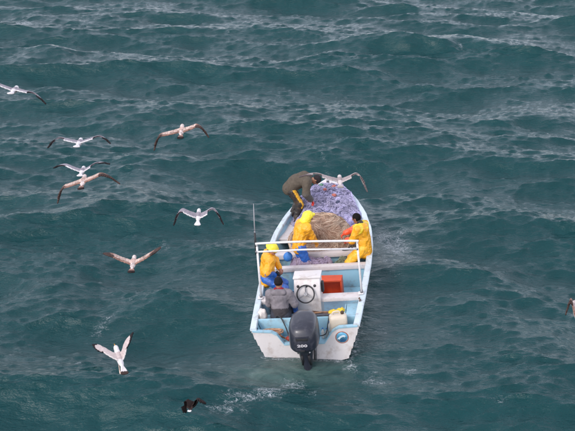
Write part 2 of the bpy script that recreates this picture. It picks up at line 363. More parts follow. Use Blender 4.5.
# lacy foam: a web of thin ridges plus specks, let through where the foam value is high
v1 = n.new('ShaderNodeTexVoronoi'); v1.feature = 'DISTANCE_TO_EDGE'; v1.inputs['Scale'].default_value = 10
wn = noise_node(2.4, (1, 1, 1), 0, 7, .68); wm = n.new('ShaderNodeVectorMath'); wm.operation = 'MULTIPLY_ADD'; wm.inputs[1].default_value = (1.0, 1.0, 1.0)
l.new(wn.outputs['Color'], wm.inputs[0]); l.new(geo.outputs['Position'], wm.inputs[2]); l.new(wm.outputs[0], v1.inputs['Vector'])
web = n.new('ShaderNodeMapRange'); web.inputs[1].default_value = 0; web.inputs[2].default_value = .11; web.inputs[3].default_value = .55; web.inputs[4].default_value = 0
l.new(v1.outputs[0], web.inputs[0])
fs = noise_node(9, (.7, 1, 1), R(15), 8, .78, .6)
def math_n(op, a, b=None, clamp=False):
    k = n.new('ShaderNodeMath'); k.operation = op; k.use_clamp = clamp
    for s_, x in ((0, a), (1, b)):
        if x is None: continue
        if isinstance(x, (int, float)): k.inputs[s_].default_value = x
        else: l.new(x, k.inputs[s_])
    return k.outputs[0]
sig = math_n('ADD', math_n('MULTIPLY', at.outputs['Fac'], .62), math_n('MULTIPLY', web.outputs[0], .45))
sig = math_n('ADD', sig, math_n('MULTIPLY', math_n('SUBTRACT', fs.outputs[0], .5), 1.35))
fac = n.new('ShaderNodeMapRange'); fac.inputs[1].default_value = .48; fac.inputs[2].default_value = .88; fac.inputs[3].default_value = 0; fac.inputs[4].default_value = .75
l.new(sig, fac.inputs[0]); gate = math_n('MULTIPLY', fac.outputs[0], math_n('MULTIPLY', at.outputs['Fac'], 2.2, True))
wc = noise_node(.35, (1, 1, 1), 0, 3); cr = n.new('ShaderNodeMix'); cr.data_type = 'RGBA'
cr.inputs[6].default_value = (.0006, .033, .035, 1); cr.inputs[7].default_value = (.0009, .044, .046, 1); l.new(wc.outputs[0], cr.inputs[0])
mx = n.new('ShaderNodeMix'); mx.data_type = 'RGBA'; l.new(gate, mx.inputs[0])
rb_ = n.new('ShaderNodeAttribute'); rb_.attribute_name = 'reflection_bubbles'; an_ = noise_node(2.2, (1, 1, 1), 0, 5, .6, .6); rbm = n.new('ShaderNodeMix'); rbm.data_type = 'RGBA'; rbm.inputs[7].default_value = (.10, .16, .14, 1)  # pale tone of the painted hull reflection and bubbles astern
l.new(math_n('MULTIPLY', rb_.outputs['Fac'], math_n('MULTIPLY', math_n('SUBTRACT', an_.outputs[0], .28), 2.4, True), True), rbm.inputs[0]); l.new(cr.outputs[2], rbm.inputs[6]); l.new(rbm.outputs[2], mx.inputs[6]); mx.inputs[7].default_value = (.72, .74, .76, 1)
l.new(mx.outputs[2], p.inputs['Base Color'])
rg = n.new('ShaderNodeMapRange'); rg.inputs[3].default_value = .13; rg.inputs[4].default_value = .7; l.new(gate, rg.inputs[0]); l.new(rg.outputs[0], p.inputs['Roughness'])
l.new(b3.outputs[0], p.inputs['Normal'])
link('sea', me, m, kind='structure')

# ------------------------------------------------------------------ the open fishing boat
boat = empty('fishing_boat', 'open white fishing boat with light blue inside and big outboard motor', 'boat', MB)
def part(name, me, m, parent=None, label=None, kind=None): return link(name, me, m, parent or boat, label, None, None, kind)
NST = 44; SY_ = np.concatenate([np.linspace(0, 5.2, 26), np.linspace(5.35, 6.55, 18)])
TK = [0, .1, .3, .5, .7, .9, 1.0]
def outline(y, grow=0.):                            # half section, gunwale to keel, lapped planks
    pts = [(hull_x(y, 0) + grow, hull_z(y, 0))]
    for a, t in enumerate(TK[1:]):
        x, z_ = hull_x(y, t), hull_z(y, t); st = .020 * min(1, beam(y) / .5)
        pts += [(x + st + grow, z_ + .002), (x + grow, z_ - .004)]
    pts.append((.0, min(keel(y), hull_z(y, 1) - .02))); return pts
V, F = [], []; k = None
for y in SY_:
    o = outline(y); rowp = [(x, y, z_) for x, z_ in o] + [(-x, y, z_) for x, z_ in o[-2::-1]]; k = len(rowp); V += rowp
for a in range(len(SY_) - 1):
    for b in range(k - 1): F.append((a * k + b, a * k + b + 1, (a + 1) * k + b + 1, (a + 1) * k + b))
me = mesh_np('hull', V, F, True); me.set_sharp_from_angle(angle=R(28)); part('hull', me, M_white)
# transom: the sides stand high, a notch in the middle carries the motor
o0 = outline(.0); top = [(.965, .585), (.62, .57), (.50, .50), (.34, .27), (-.40, .27), (-.52, .47), (-.62, .53), (-.965, .56)]
poly = top[::-1][::1]
poly = [(x, z_) for x, z_ in o0[1:]] + [(-x, z_) for x, z_ in o0[-2:0:-1]] + [(-.975, .57)] + top[::-1][1:-1] + [(.975, .585)]
def prism(name, poly, y0, y1, bev=0., mapf=None):
    bm = bmesh.new(); f0 = [bm.verts.new((x, y0, z_) if mapf is None else mapf(x, y0, z_)) for x, z_ in poly]; f1 = [bm.verts.new((x, y1, z_) if mapf is None else mapf(x, y1, z_)) for x, z_ in poly]
    bm.faces.new(f0); bm.faces.new(f1[::-1]); m_ = len(poly)
    for a in range(m_): bm.faces.new([f0[a], f1[a], f1[(a + 1) % m_], f0[(a + 1) % m_]])
    bmesh.ops.recalc_face_normals(bm, faces=bm.faces[:])
    if bev: bevel(bm, bev)
    bmesh.ops.triangulate(bm, faces=[f for f in bm.faces if len(f.verts) > 4])
    return from_bm(bm, name, bool(bev), 40)
part('transom', prism('transom', poly, -.012, .045), M_white)
# painted cap along the transom's top edge, light blue
cap = []
for a in range(len(top) - 1):
    (x0, z0), (x1, z1) = top[a], top[a + 1]; cap.append((x0, z0)); cap += [(x0 + (x1 - x0) * t, z0 + (z1 - z0) * t) for t in (.33, .66)]
cap.append(top[-1]); V, F = [], []
for x, z_ in cap: V += [(x, -.022, z_ - .012), (x, -.022, z_ + .016), (x, .06, z_ + .016), (x, .06, z_ - .012)]
for a in range(len(cap) - 1):
    for b in range(4): F.append((a * 4 + b, a * 4 + (b + 1) % 4, a * 4 + 4 + (b + 1) % 4, a * 4 + 4 + b))
me = mesh_np('transom_cap', V, F, False); part('transom_cap', me, M_blue)
# inside lining and gunwale, one of each per side
def inner(y, sgn):
    x0 = beam(y) - min(.10, beam(y) * .5); zt = sheer(y) - .01; pts = []
    for t in (0, .25, .5, .75, 1):
        zz = zt + (.11 - zt) * t; tt = (sheer(y) - zz) / (sheer(y) - hull_z(y, 1)); pts.append((sgn * max(hull_x(y, tt) - (.06 if t else .075) * min(1, beam(y)), .0), y, zz))
    return pts
for sgn, lab in ((-1, 'port'), (1, 'starboard')):
    V, F = [], []; st = [y for y in SY_ if .05 <= y <= 6.4]
    for y in st: V += inner(y, sgn)
    for a in range(len(st) - 1):
        for b in range(4): F.append((a * 5 + b, a * 5 + b + 1, a * 5 + b + 6, a * 5 + b + 5))
    part('side_lining', mesh_np('side_lining', V, F), M_blue)
    V, F = [], []
    for y in SY_:
        b_ = beam(y); wdt = min(.095, b_ * .8); zz = sheer(y)
        jig = .004 * math.sin(y * 9 + sgn) + .003 * math.sin(y * 23)
        V += [(sgn * (b_ + .022), y, zz - .03 + jig), (sgn * (b_ + .026), y, zz + .008 + jig), (sgn * (b_ + .012), y, zz + .022 + jig), (sgn * (b_ - wdt + .012), y, zz + .022 + jig), (sgn * (b_ - wdt), y, zz + .008 + jig), (sgn * (b_ - wdt), y, zz - .03 + jig)]
    for a in range(len(SY_) - 1):
        for b in range(6): F.append((a * 6 + b, a * 6 + (b + 1) % 6, a * 6 + 6 + (b + 1) % 6, a * 6 + 6 + b))
    F += [(0, 1, 2, 3), (0, 3, 4, 5)]
    me = mesh_np('gunwale', V, F); me.set_sharp_from_angle(angle=R(35)); part('gunwale', me, M_gun)
    # fender strip halfway down the outside
V, F = [], []; st = np.linspace(.06, 4.3, 20)
for y in st:
    x_ = hull_x(y, .75) - .03; V += [(-x_, y, .12), (x_, y, .12)]
F = [(2 * a, 2 * a + 1, 2 * a + 3, 2 * a + 2) for a in range(len(st) - 1)]
part('deck_floor', mesh_np('deck_floor', V, F), M_blue)
def across(name, y0, y1, z0, z1, x0=None, x1=None, m=M_deckw, bev=.012):
    bm = bmesh.new(); ins = .07
    xa = lambda y: -(beam(y) - ins) if x0 is None else x0
    xb = lambda y: (beam(y) - ins) if x1 is None else x1
    def fit(x, y, z_):                               # stay inside the flared planking
        lim = hull_x(y, min(max((sheer(y) - z_) / (sheer(y) - hull_z(y, 1)), 0), 1)) - .045; return max(-lim, min(lim, x))
    vs = [bm.verts.new((fit(x, y, z_), y, z_)) for y in (y0, y1) for x in (xa(y), xb(y)) for z_ in (z0, z1)]
    for f in ((0, 1, 3, 2), (4, 6, 7, 5), (0, 4, 5, 1), (2, 3, 7, 6), (0, 2, 6, 4), (1, 5, 7, 3)): bm.faces.new([vs[q] for q in f])
    bmesh.ops.recalc_face_normals(bm, faces=bm.faces[:]); bevel(bm, bev)
    return part(name, from_bm(bm, name, True, 40), m)
across('thwart', 3.22, 3.45, .56, .665)
across('thwart', 2.62, 2.76, .53, .625)
across('thwart', 1.12, 1.34, .55, .63)
across('bulkhead', .36, .42, .1, .605, m=M_blue)
across('bulkhead', 3.30, 3.36, .1, .55, m=M_blue)
across('bulkhead', 2.66, 2.72, .1, .525, m=M_blue)
across('well_floor', .05, .36, .20, .26, m=M_blue)
across('well_step', .05, .355, .262, .40, -.93, -.47, m=M_blue)
across('well_step', .05, .355, .262, .40, .42, .93, m=M_blue)
across('locker_side', .43, 1.11, .1, .50, .66, .69, m=M_blue)
across('locker_lid', .43, 1.11, .46, .50, .70, .97, m=M_blue)
across('locker_front', .80, .83, .1, .44, .16, .655, m=M_blue)
across('helm_seat', .45, .95, .36, .42, -.98, -.12, m=M_blue)
across('seat_riser', .90, .94, .12, .355, -.95, -.14, m=M_blue)
# foredeck inside the gunwales, with an open black cuddy under its aft edge
st = np.linspace(4.05, 6.35, 14); V, F = [], []
for y in st:
    b_ = max(beam(y) - .055, .01); zt = .70 + .27 * max(0, (y - 4.4) / 2.1); V += [(-b_, y, zt), (-b_ * .5, y, zt + .02), (0, y, zt + .03), (b_ * .5, y, zt + .02), (b_, y, zt)]
F = [(a * 5 + b, a * 5 + b + 1, a * 5 + b + 6, a * 5 + b + 5) for a in range(len(st) - 1) for b in range(4)]
part('foredeck', mesh_np('foredeck', V, F), M_deckw)
across('deck_edge', 4.0, 4.05, .60, .71)
# bow plate with its mooring bitt
V, F = [], []; st = np.linspace(6.0, 6.5, 7)
for y in st: b_ = beam(y) * .96; V += [(-b_, y, sheer(y) + .026), (b_, y, sheer(y) + .026)]
V += [(x, y_, z_ - .03) for x, y_, z_ in V]; q = len(st) * 2
F = [(2 * a, 2 * a + 1, 2 * a + 3, 2 * a + 2) for a in range(len(st) - 1)] + [(q + 2 * a, q + 2 * a + 2, q + 2 * a + 3, q + 2 * a + 1) for a in range(len(st) - 1)] + [(0, q, q + 1, 1)]
bow = part('bow_plate', mesh_np('bow_plate', V, F, False), M_deckw)
bm = bmesh.new(); box(bm, (-.03, 6.12, 1.06), (.03, 6.18, 1.22)); bevel(bm, .006)
part('mooring_bitt', from_bm(bm, 'mooring_bitt', True, 40), M_metal, bow)
# rail frame over the helm
fr = part('rail_frame', tube('top_rail', smooth_path([(-.915, 1.22, 1.70), (-.91, 1.22, 1.765), (-.86, 1.22, 1.785), (0, 1.22, 1.775), (.93, 1.22, 1.735), (.975, 1.22, 1.72), (.98, 1.22, 1.66)], 6), .021, 10), M_rail)
part('lower_rail', tube('lower_rail', [(-.93, 1.21, 1.62), (0, 1.21, 1.615), (.975, 1.21, 1.575)], .018, 10), M_rail, fr)
part('post', tube('post', [(-.955, 1.22, .60), (-.94, 1.22, 1.1), (-.915, 1.22, 1.72)], .021, 10), M_rail, fr)
part('post', tube('post', [(.985, 1.22, .60), (.985, 1.22, 1.1), (.98, 1.22, 1.68)], .021, 10), M_rail, fr)
for s_ in (-1, 1): part('foot_plate', boxmesh('foot_plate', (s_ * .97 - .05, 1.16, .655), (s_ * .97 + .05, 1.28, .668), .004), M_rail, fr)
for p0_, p1_ in (((-.935, 1.22, 1.60), (-.93, 1.22, 1.64)), ((.972, 1.22, 1.555), (.972, 1.22, 1.595)), ((-.953, 1.22, .668), (-.952, 1.22, .72)), ((.985, 1.22, .668), (.985, 1.22, .72))): part('joint_collar', tube('joint_collar', [p0_, p1_], .028, 10), M_metal, fr)
an = part('antenna', tube('antenna', [(-.95, 1.25, 1.55), (-.94, 1.25, 1.80), (-.93, 1.25, 1.98)], .02, 8), M_black)
part('whip', tube('whip', [(-.93, 1.25, 1.96), (-.915, 1.25, 2.2), (-.885, 1.25, 2.58)], np.array([.012, .011, .006]), 8), mat('whip_grey', lin(150, 148, 150), .5), an)
part('ferrule', tube('ferrule', [(-.93, 1.25, 1.97), (-.928, 1.25, 2.03)], .016, 8), M_metal, an)
# steering console
def loft(name, secs, close=True, bev=None):
    V = [p_ for s_ in secs for p_ in s_]; k_ = len(secs[0]); F = [(a * k_ + b, a * k_ + (b + 1) % k_, (a + 1) * k_ + (b + 1) % k_, (a + 1) * k_ + b) for a in range(len(secs) - 1) for b in range(k_)]
    me = mesh_np(name, V, F); bm = bmesh.new(); bm.from_mesh(me); bm.verts.ensure_lookup_table()
    if close:
        bm.faces.new([bm.verts[b] for b in range(k_)]); bm.faces.new([bm.verts[(len(secs) - 1) * k_ + b] for b in range(k_)])
    bmesh.ops.recalc_face_normals(bm, faces=bm.faces[:])
    if bev: bevel(bm, bev)
    bm.to_mesh(me); bm.free(); me.polygons.foreach_set('use_smooth', np.ones(len(me.polygons), bool)); me.set_sharp_from_angle(angle=R(40)); return me
rect = lambda x0, x1, y0, y1, z_: [(x0, y0, z_), (x1, y0, z_), (x1, y1, z_), (x0, y1, z_)]
con = part('console', loft('console', [rect(-.29, .21, 1.09, 1.50, .12), rect(-.29, .21, 1.05, 1.50, .62), rect(-.285, .215, 1.03, 1.50, .78), rect(-.275, .225, 1.14, 1.44, 1.05)], bev=.018), M_white)
part('console_lip', boxmesh('console_lip', (-.29, 1.12, 1.047), (.24, 1.46, 1.075), .008), M_white, con)
wc_ = Vector((-.055, .98, .80)); ax = Vector((0, -.88, .47)).normalized(); ux = Vector((1, 0, 0)); uy = ax.cross(ux).normalized()
ring = [wc_ + (ux * math.cos(t) + uy * math.sin(t)) * .165 for t in np.arange(28) * 2 * math.pi / 28]
wh = part('steering_wheel', tube('steering_wheel', ring, .014, 8, True), M_black, con)
bm = bmesh.new()
for t in (R(90), R(210), R(330)):
    e = wc_ + (ux * math.cos(t) + uy * math.sin(t)) * .16; V0, F0 = tube_arrays([wc_ - ax * .012, e], .010, 6)
    vs = [bm.verts.new(v) for v in V0]; [bm.faces.new([vs[q] for q in f]) for f in F0]
V0, F0 = tube_arrays([wc_ + ax * .012, wc_ - ax * .1], .035, 12); vs = [bm.verts.new(v) for v in V0]; [bm.faces.new([vs[q] for q in f]) for f in F0]; bm.faces.new(vs[:12])
me = from_bm(bm, 'wheel_spokes', True, 40); o = part('wheel_spokes', me, M_metal, con); o['kind'] = 'stuff'
for a in range(3): part('gauge', lathe('gauge', [(0, .012), (.024, .012), (.028, .006), (.028, 0)], 14, Matrix.Translation((-.2 + a * .16, 1.088, .915)) @ Vector((0, -.94, .35)).to_track_quat('Z', 'Y').to_matrix().to_4x4()), M_black, con)
part('throttle_box', boxmesh('throttle_box', (.222, 1.2, .72), (.27, 1.32, .92), .01), M_black, con)

# outboard motor: cowling, clamp bracket, leg, lower unit, propeller
mot = part('outboard_motor', loft('clamp_bracket', [rect(-.16, .14, -.20, .06, .16), rect(-.14, .12, -.20, .07, .34), rect(-.12, .10, -.30, -.02, .42)], bev=.02), M_metal)
MX = .035
def cowl_sec(z_, hw, yf, yb, e=3.2, n_=40):
    out = []
    for t in np.arange(n_) * 2 * math.pi / n_:
        c, s_ = math.cos(t), math.sin(t); x = hw * math.copysign(abs(c) ** (2 / e), c); y = math.copysign(abs(s_) ** (2 / e), s_)
        yc, yh = (yf + yb) / 2, (yf - yb) / 2
        x *= (1 - .10 * max(0, -y) ** 2) * (1 - .12 * max(0, y) ** 2)
        out.append((MX + x, yc + yh * y, z_ - .0 * y))
    return out
def tilt(sec, pz, a): return [(x, y, z_ + (y - pz) * a) for x, y, z_ in sec]
ZM = lambda z_: .43 + (z_ - .36) * .735
S = [(.36, .17, .00, -.62), (.385, .225, .03, -.68), (.43, .250, .05, -.715), (.455, .252, .05, -.72)]
part('lower_cowling', loft('lower_cowling', [cowl_sec(ZM(a), b, c, d) for a, b, c, d in S]), M_cowl, mot)
S = [(.462, .238, .04, -.705, 0), (.47, .262, .06, -.735, 0), (.50, .266, .065, -.74, 0), (.62, .268, .06, -.735, 0), (.76, .266, .05, -.725, .01), (.88, .260, .04, -.705, .03), (.97, .246, .02, -.675, .05), (1.035, .22, -.01, -.63, .07), (1.075, .17, -.05, -.55, .08), (1.092, .09, -.13, -.42, .09), (1.096, .02, -.22, -.30, .09)]
cw = part('cowling', loft('cowling', [tilt(cowl_sec(ZM(a), b, c, d, 3.3), -.33, e) for a, b, c, d, e in S]), M_cowl, mot)
part('seam_band', loft('seam_band', [cowl_sec(ZM(.453), .243, .045, -.71), cowl_sec(ZM(.468), .243, .045, -.71)]), M_black, mot)
# air intake slot on the back of the cowling, with a lip above it
part('intake_slot', boxmesh('intake_slot', (MX - .105, -.736, .705), (MX + .105, -.66, .755), .012), M_black, mot)
part('intake_lip', boxmesh('intake_lip', (MX - .125, -.746, .757), (MX + .125, -.67, .775), .008), M_cowl, mot)
M_letter = mat('letter_white', (.50, .48, .49, 1), .4, .05)
tc_ = bpy.data.curves.new('number', 'FONT'); tc_.body = '200'; tc_.size = .115; tc_.extrude = .003; tc_.align_x = 'CENTER'; tc_.offset = .004; tc_.space_character = 1.05
to = bpy.data.objects.new('number', tc_); COL.objects.link(to)
dg = bpy.context.evaluated_depsgraph_get(); tm = bpy.data.meshes.new_from_object(to.evaluated_get(dg)); bpy.data.objects.remove(to)
tm.materials.clear(); tm.transform(Matrix.Translation((MX, -.744, .595)) @ Matrix.Diagonal((1.0, 1, .58, 1)) @ Matrix.Rotation(R(90), 4, 'X'))
part('number', tm, M_letter, mot, 'white number 200')
part('leg', loft('leg', [cowl_sec(z_, hw, yf, yb, 2.4, 24) for z_, hw, yf, yb in ((.44, .17, -.03, -.56), (.36, .155, -.05, -.54), (.25, .13, -.08, -.49), (.16, .10, -.12, -.46), (-.1, .07, -.16, -.47), (-.40, .06, -.2, -.50))]), M_cowl, mot)
part('cavitation_plate', boxmesh('cavitation_plate', (MX - .13, -.68, -.30), (MX + .13, -.16, -.275), .008), M_cowl, mot)
part('gearcase', lathe('gearcase', [(0, -.40), (.05, -.36), (.075, -.2), (.075, .05), (.055, .18), (0, .2)], 18, Matrix.Translation((MX, -.42, -.56)) @ Matrix.Rotation(R(90), 4, 'X')), M_cowl, mot)
part('skeg', prism('skeg', [(-.52, -.58), (-.28, -.58), (-.40, -.84), (-.50, -.84)], MX - .012, MX + .012, 0, lambda x, y, z_: (y, x, z_)), M_cowl, mot)
for a in range(3):
    Mp = Matrix.Translation((MX, -.66, -.56)) @ Matrix.Rotation(R(120 * a), 4, 'Y') @ Matrix.Rotation(R(35), 4, 'Z')
    me = lathe('propeller_blade', [(0, -.01), (.5, -.008), (.5, .008), (0, .01)], 16); me.transform(Mp @ Matrix.Translation((0, 0, .11)) @ Matrix.Diagonal((.14, 1, .18, 1)) @ Matrix.Rotation(R(90), 4, 'X'))
    part('propeller_blade', me, M_metal, mot)
for s_ in (-1, 1):
    part('bracket_arm', tube('bracket_arm', smooth_path([(MX + s_ * .15, .06, .33), (MX + s_ * .155, -.10, .34), (MX + s_ * .14, -.16, .20), (MX + s_ * .12, -.14, .02)], 5), .028, 8), M_metal, mot)
    part('trim_cylinder', tube('trim_cylinder', [(MX + s_ * .06, -.50, .30), (MX + s_ * .07, -.40, .06)], .024, 10), M_black, mot)
part('cowl_latch', boxmesh('cowl_latch', (MX - .04, -.752, .505), (MX + .04, -.71, .530), .006), M_black, mot)
part('flush_port', lathe('flush_port', [(0, .02), (.014, .018), (.016, 0)], 12, Matrix.Translation((MX + .12, -.725, .475)) @ Matrix.Rotation(R(90), 4, 'X')), M_metal, mot)
# hoses from motor into the boat
part('control_cable', tube('control_cable', smooth_path([(-.18, -.12, .42), (-.30, .05, .40), (-.38, .25, .48), (-.47, .36, .63), (-.55, .45, .63), (-.62, .6, .46)], 6), .013, 6), M_black, mot)
part('fuel_hose', tube('fuel_hose', smooth_path([(.22, -.1, .46), (.36, .1, .40), (.40, .28, .52), (.42, .38, .635), (.42, .47, .60), (.44, .62, .43)], 6), .010, 6), M_black, mot)
# round emblem on the transom: orange rim, blue field, pale leaping fish over waves
def disc(r0, r1, y0, col, nm, rough=.4):
    prof = [(r0, 0), (r0, .004), (r1, .004), (r1, 0)]
    return lathe(nm, prof, 32, Matrix.Translation((.665, y0, .375)) @ Matrix.Rotation(R(90), 4, 'X'))
em = part('emblem', disc(.0, .118, -.012, None, 'emblem'), mat('emblem_blue', lin(104, 172, 204), .4, .15, 20))
part('emblem_rim', disc(.104, .122, -.0125, None, 'emblem_rim'), mat('emblem_orange', lin(168, 116, 100), .4, .2, 30), em)
fish = [(-.07, -.01), (-.035, .025), (.01, .045), (.05, .04), (.075, .015), (.05, .02), (.055, -.005), (.03, .012), (-.01, .0), (-.035, -.02), (-.045, -.055), (-.065, -.03), (-.09, -.035)]
part('emblem_fish', prism('emblem_fish', [(.665 + x, .375 + z_) for x, z_ in fish], -.021, -.016), mat('emblem_pale', lin(205, 220, 225), .4, .08), em)
for a in range(2):
    wv = [(x, -.045 - a * .026 + .008 * math.sin(x * 90 + a)) for x in np.linspace(-.06 + a * .015, .07 - a * .02, 14)]; wv += [(x, z_ - .010) for x, z_ in wv[::-1]]
    part('emblem_wave', prism('emblem_wave', [(.665 + x, .375 + z_) for x, z_ in wv], -.021, -.016), mat('emblem_navy', lin(30, 70, 120), .4, .1), em)

# ------------------------------------------------------------------ nets and gear lying in the boat (all in boat axes)
def BM(x=0, y=0, z_=0, rz=0): return MB @ Matrix.Translation((x, y, z_)) @ Matrix.Rotation(rz, 4, 'Z')
def net_material(name, cols, scale=18, rough=.85, bump=.012):
    m = bpy.data.materials.new(name); m.use_nodes = True; n, l = m.node_tree.nodes, m.node_tree.links; p = n['Principled BSDF']; p.inputs['Roughness'].default_value = rough; p.inputs['Specular IOR Level'].default_value = .25
    tc = n.new('ShaderNodeTexCoord'); a = n.new('ShaderNodeTexNoise'); a.inputs['Scale'].default_value = scale; a.inputs['Detail'].default_value = 9; a.inputs['Roughness'].default_value = .72; a.inputs['Distortion'].default_value = 1.2
    l.new(tc.outputs['Object'], a.inputs['Vector']); cr = n.new('ShaderNodeValToRGB'); l.new(a.outputs[0], cr.inputs[0])
    e = cr.color_ramp.elements; e[0].position = .28; e[0].color = cols[0]; e[1].position = .72; e[1].color = cols[-1]
    for i_, c in enumerate(cols[1:-1]): q = e.new(.28 + .44 * (i_ + 1) / (len(cols) - 1)); q.color = c
    l.new(cr.outputs[0], p.inputs['Base Color'])
    b = n.new('ShaderNodeTexNoise'); b.inputs['Scale'].default_value = scale * 5; b.inputs['Detail'].default_value = 6; l.new(tc.outputs['Object'], b.inputs['Vector'])
    bp = n.new('ShaderNodeBump'); bp.inputs['Distance'].default_value = bump; l.new(b.outputs[0], bp.inputs['Height']); l.new(bp.outputs[0], p.inputs['Normal']); return m
M_brown = net_material('brown_net', [lin(104, 80, 66), lin(156, 128, 108), lin(192, 168, 150)], 9, bump=.03)
M_brown2 = mat('brown_twine', lin(184, 158, 138), .85, .45, 3, spec=.2)
M_lilac = net_material('lilac_net', [lin(52, 60, 86), lin(146, 139, 180), lin(184, 177, 212), lin(214, 209, 230)], 6)
M_lilac2 = mat('lilac_twine', lin(206, 199, 228), .6, .3, 5)
M_lilac3 = mat('slate_twine', lin(70, 74, 104), .6, .3, 5)
M_pink = net_material('pinkish_net', [lin(92, 78, 84), lin(150, 132, 140), lin(178, 160, 172)], 12)
M_green = net_material('greenish_net', [lin(70, 78, 66), lin(112, 118, 100), lin(150, 140, 128)], 14)
def heap(name, cx, cy, rx, ry, zfun, basefun, n_=110, seed=0, amp=.05, freq=9, edge=.12, mask=None, ex=2.4):
    """a lying heap as a closed sheet: z above its base, folded and lumpy; returns mesh and its surface function"""
    u = np.linspace(-1, 1, n_); U, Vv = np.meshgrid(u, u, indexing='ij'); Xh, Yh = cx + rx * U, cy + ry * Vv
    base = basefun(Xh, Yh); r = (np.abs(U) ** ex + np.abs(Vv) ** ex) ** (1 / ex)
    P = np.stack([Xh, Yh, 0 * Xh], -1); wob = trig_noise(P, 5, seed, 3) * .10
    d = np.clip((1 - r - wob * np.clip(r * 1.5, 0, 1)) / edge, 0, 1); prof = np.sqrt(np.clip(1 - (1 - d) ** 2, 0, 1))
    fold = trig_noise(P, freq, seed + 1, 4); fold = np.where(fold > 0, fold, -np.abs(fold) ** .8)
    z_ = base - .02 + prof * (zfun(Xh, Yh) - base + amp * fold + .02)
    z_ = np.maximum(z_, base - .02); keep = prof > 0
    Vt = np.stack([Xh, Yh, z_], -1).reshape(-1, 3)
    i_, j_ = np.meshgrid(np.arange(n_ - 1), np.arange(n_ - 1), indexing='ij'); q = keep[:-1, :-1] | keep[1:, :-1] | keep[:-1, 1:] | keep[1:, 1:]
    Fq = np.stack([i_ * n_ + j_, (i_ + 1) * n_ + j_, (i_ + 1) * n_ + j_ + 1, i_ * n_ + j_ + 1], -1)[q]
    used = np.unique(Fq); rm = np.full(n_ * n_, -1); rm[used] = np.arange(len(used)); top_v = Vt[used]; bot = top_v.copy(); bot[:, 2] = np.minimum(top_v[:, 2] - .01, base.reshape(-1)[used] - .025)
    Fq = rm[Fq]; nv = len(used); Fb = Fq[:, ::-1] + nv
    E = {}
    for f in Fq:
        for a_, b_ in zip(f, np.roll(f, -1)): E[(a_, b_)] = 1
    sides = [(b_, a_, a_ + nv, b_ + nv) for (a_, b_) in E if (b_, a_) not in E]
    me = mesh_np(name, np.vstack([top_v, bot]), np.vstack([Fq, Fb, np.array(sides)]))
    def surf(x, y):
        a_ = np.clip((np.asarray(x) - cx) / rx * .5 + .5, 0, 1) * (n_ - 1); b_ = np.clip((np.asarray(y) - cy) / ry * .5 + .5, 0, 1) * (n_ - 1)
        i0 = np.minimum(a_.astype(int), n_ - 2); j0 = np.minimum(b_.astype(int), n_ - 2); fa, fb = a_ - i0, b_ - j0
        return z_[i0, j0] * (1 - fa) * (1 - fb) + z_[i0 + 1, j0] * fa * (1 - fb) + z_[i0, j0 + 1] * (1 - fa) * fb + z_[i0 + 1, j0 + 1] * fa * fb
    def inside(x, y, lim_=.97): return (np.abs((x - cx) / rx) ** ex + np.abs((y - cy) / ry) ** ex) < lim_
    return me, surf, inside
def foredeck_z(X_, Y_): return np.where(Y_ > 4.0, .72 + .27 * np.maximum(0, (Y_ - 4.4) / 2.1), .12)
def in_boat(x, y, m_=.07):
    return abs(x) < beam(y) - m_
g = np.random.default_rng(9)
# brown net: a tall rounded pile between the thwart and the foredeck
def dome_r(D): return 1 + .085 * trig_noise(D, 3.2, 71, 2) + .035 * trig_noise(D, 9, 72, 3)
DC, DR = np.array([.03, 3.84, .55]), np.array([.69, .50, .66])
def dome_p(D, off=0.):
    r_ = dome_r(D) * (np.abs(D) ** 2.5).sum(-1) ** (-1 / 2.5); p_ = DC + D * DR * (r_ + off)[..., None]; p_[..., 2] = np.maximum(p_[..., 2], .14); return p_
nu, nv_ = 120, 56; th = np.linspace(0, 2 * math.pi, nu, endpoint=False); ph = np.linspace(.01, math.pi * .72, nv_); TH, PH = np.meshgrid(th, ph, indexing='ij')
D = np.stack([np.sin(PH) * np.cos(TH), np.sin(PH) * np.sin(TH), np.cos(PH)], -1); D = np.sign(D) * np.abs(D) ** .9; D /= np.linalg.norm(D, axis=-1)[..., None]
i_, j_ = np.meshgrid(np.arange(nu), np.arange(nv_ - 1), indexing='ij'); i2_ = (i_ + 1) % nu
F = np.stack([i_ * nv_ + j_, i_ * nv_ + j_ + 1, i2_ * nv_ + j_ + 1, i2_ * nv_ + j_], -1).reshape(-1, 4)
brown = link('fishing_net', mesh_np('brown_net', dome_p(D).reshape(-1, 3), F), M_brown, None, 'big rounded pile of brown twine net behind the thwart', 'net', M=MB)
fams = [('twine', mat('brown_twine_pale', lin(214, 192, 170), .85, .3, 4, spec=.2), 1300), ('twine', mat('brown_twine_mid', lin(190, 163, 140), .85, .3, 4, spec=.2), 1100), ('twine', mat('brown_twine_dark', lin(146, 118, 98), .85, .3, 4, spec=.2), 700)]
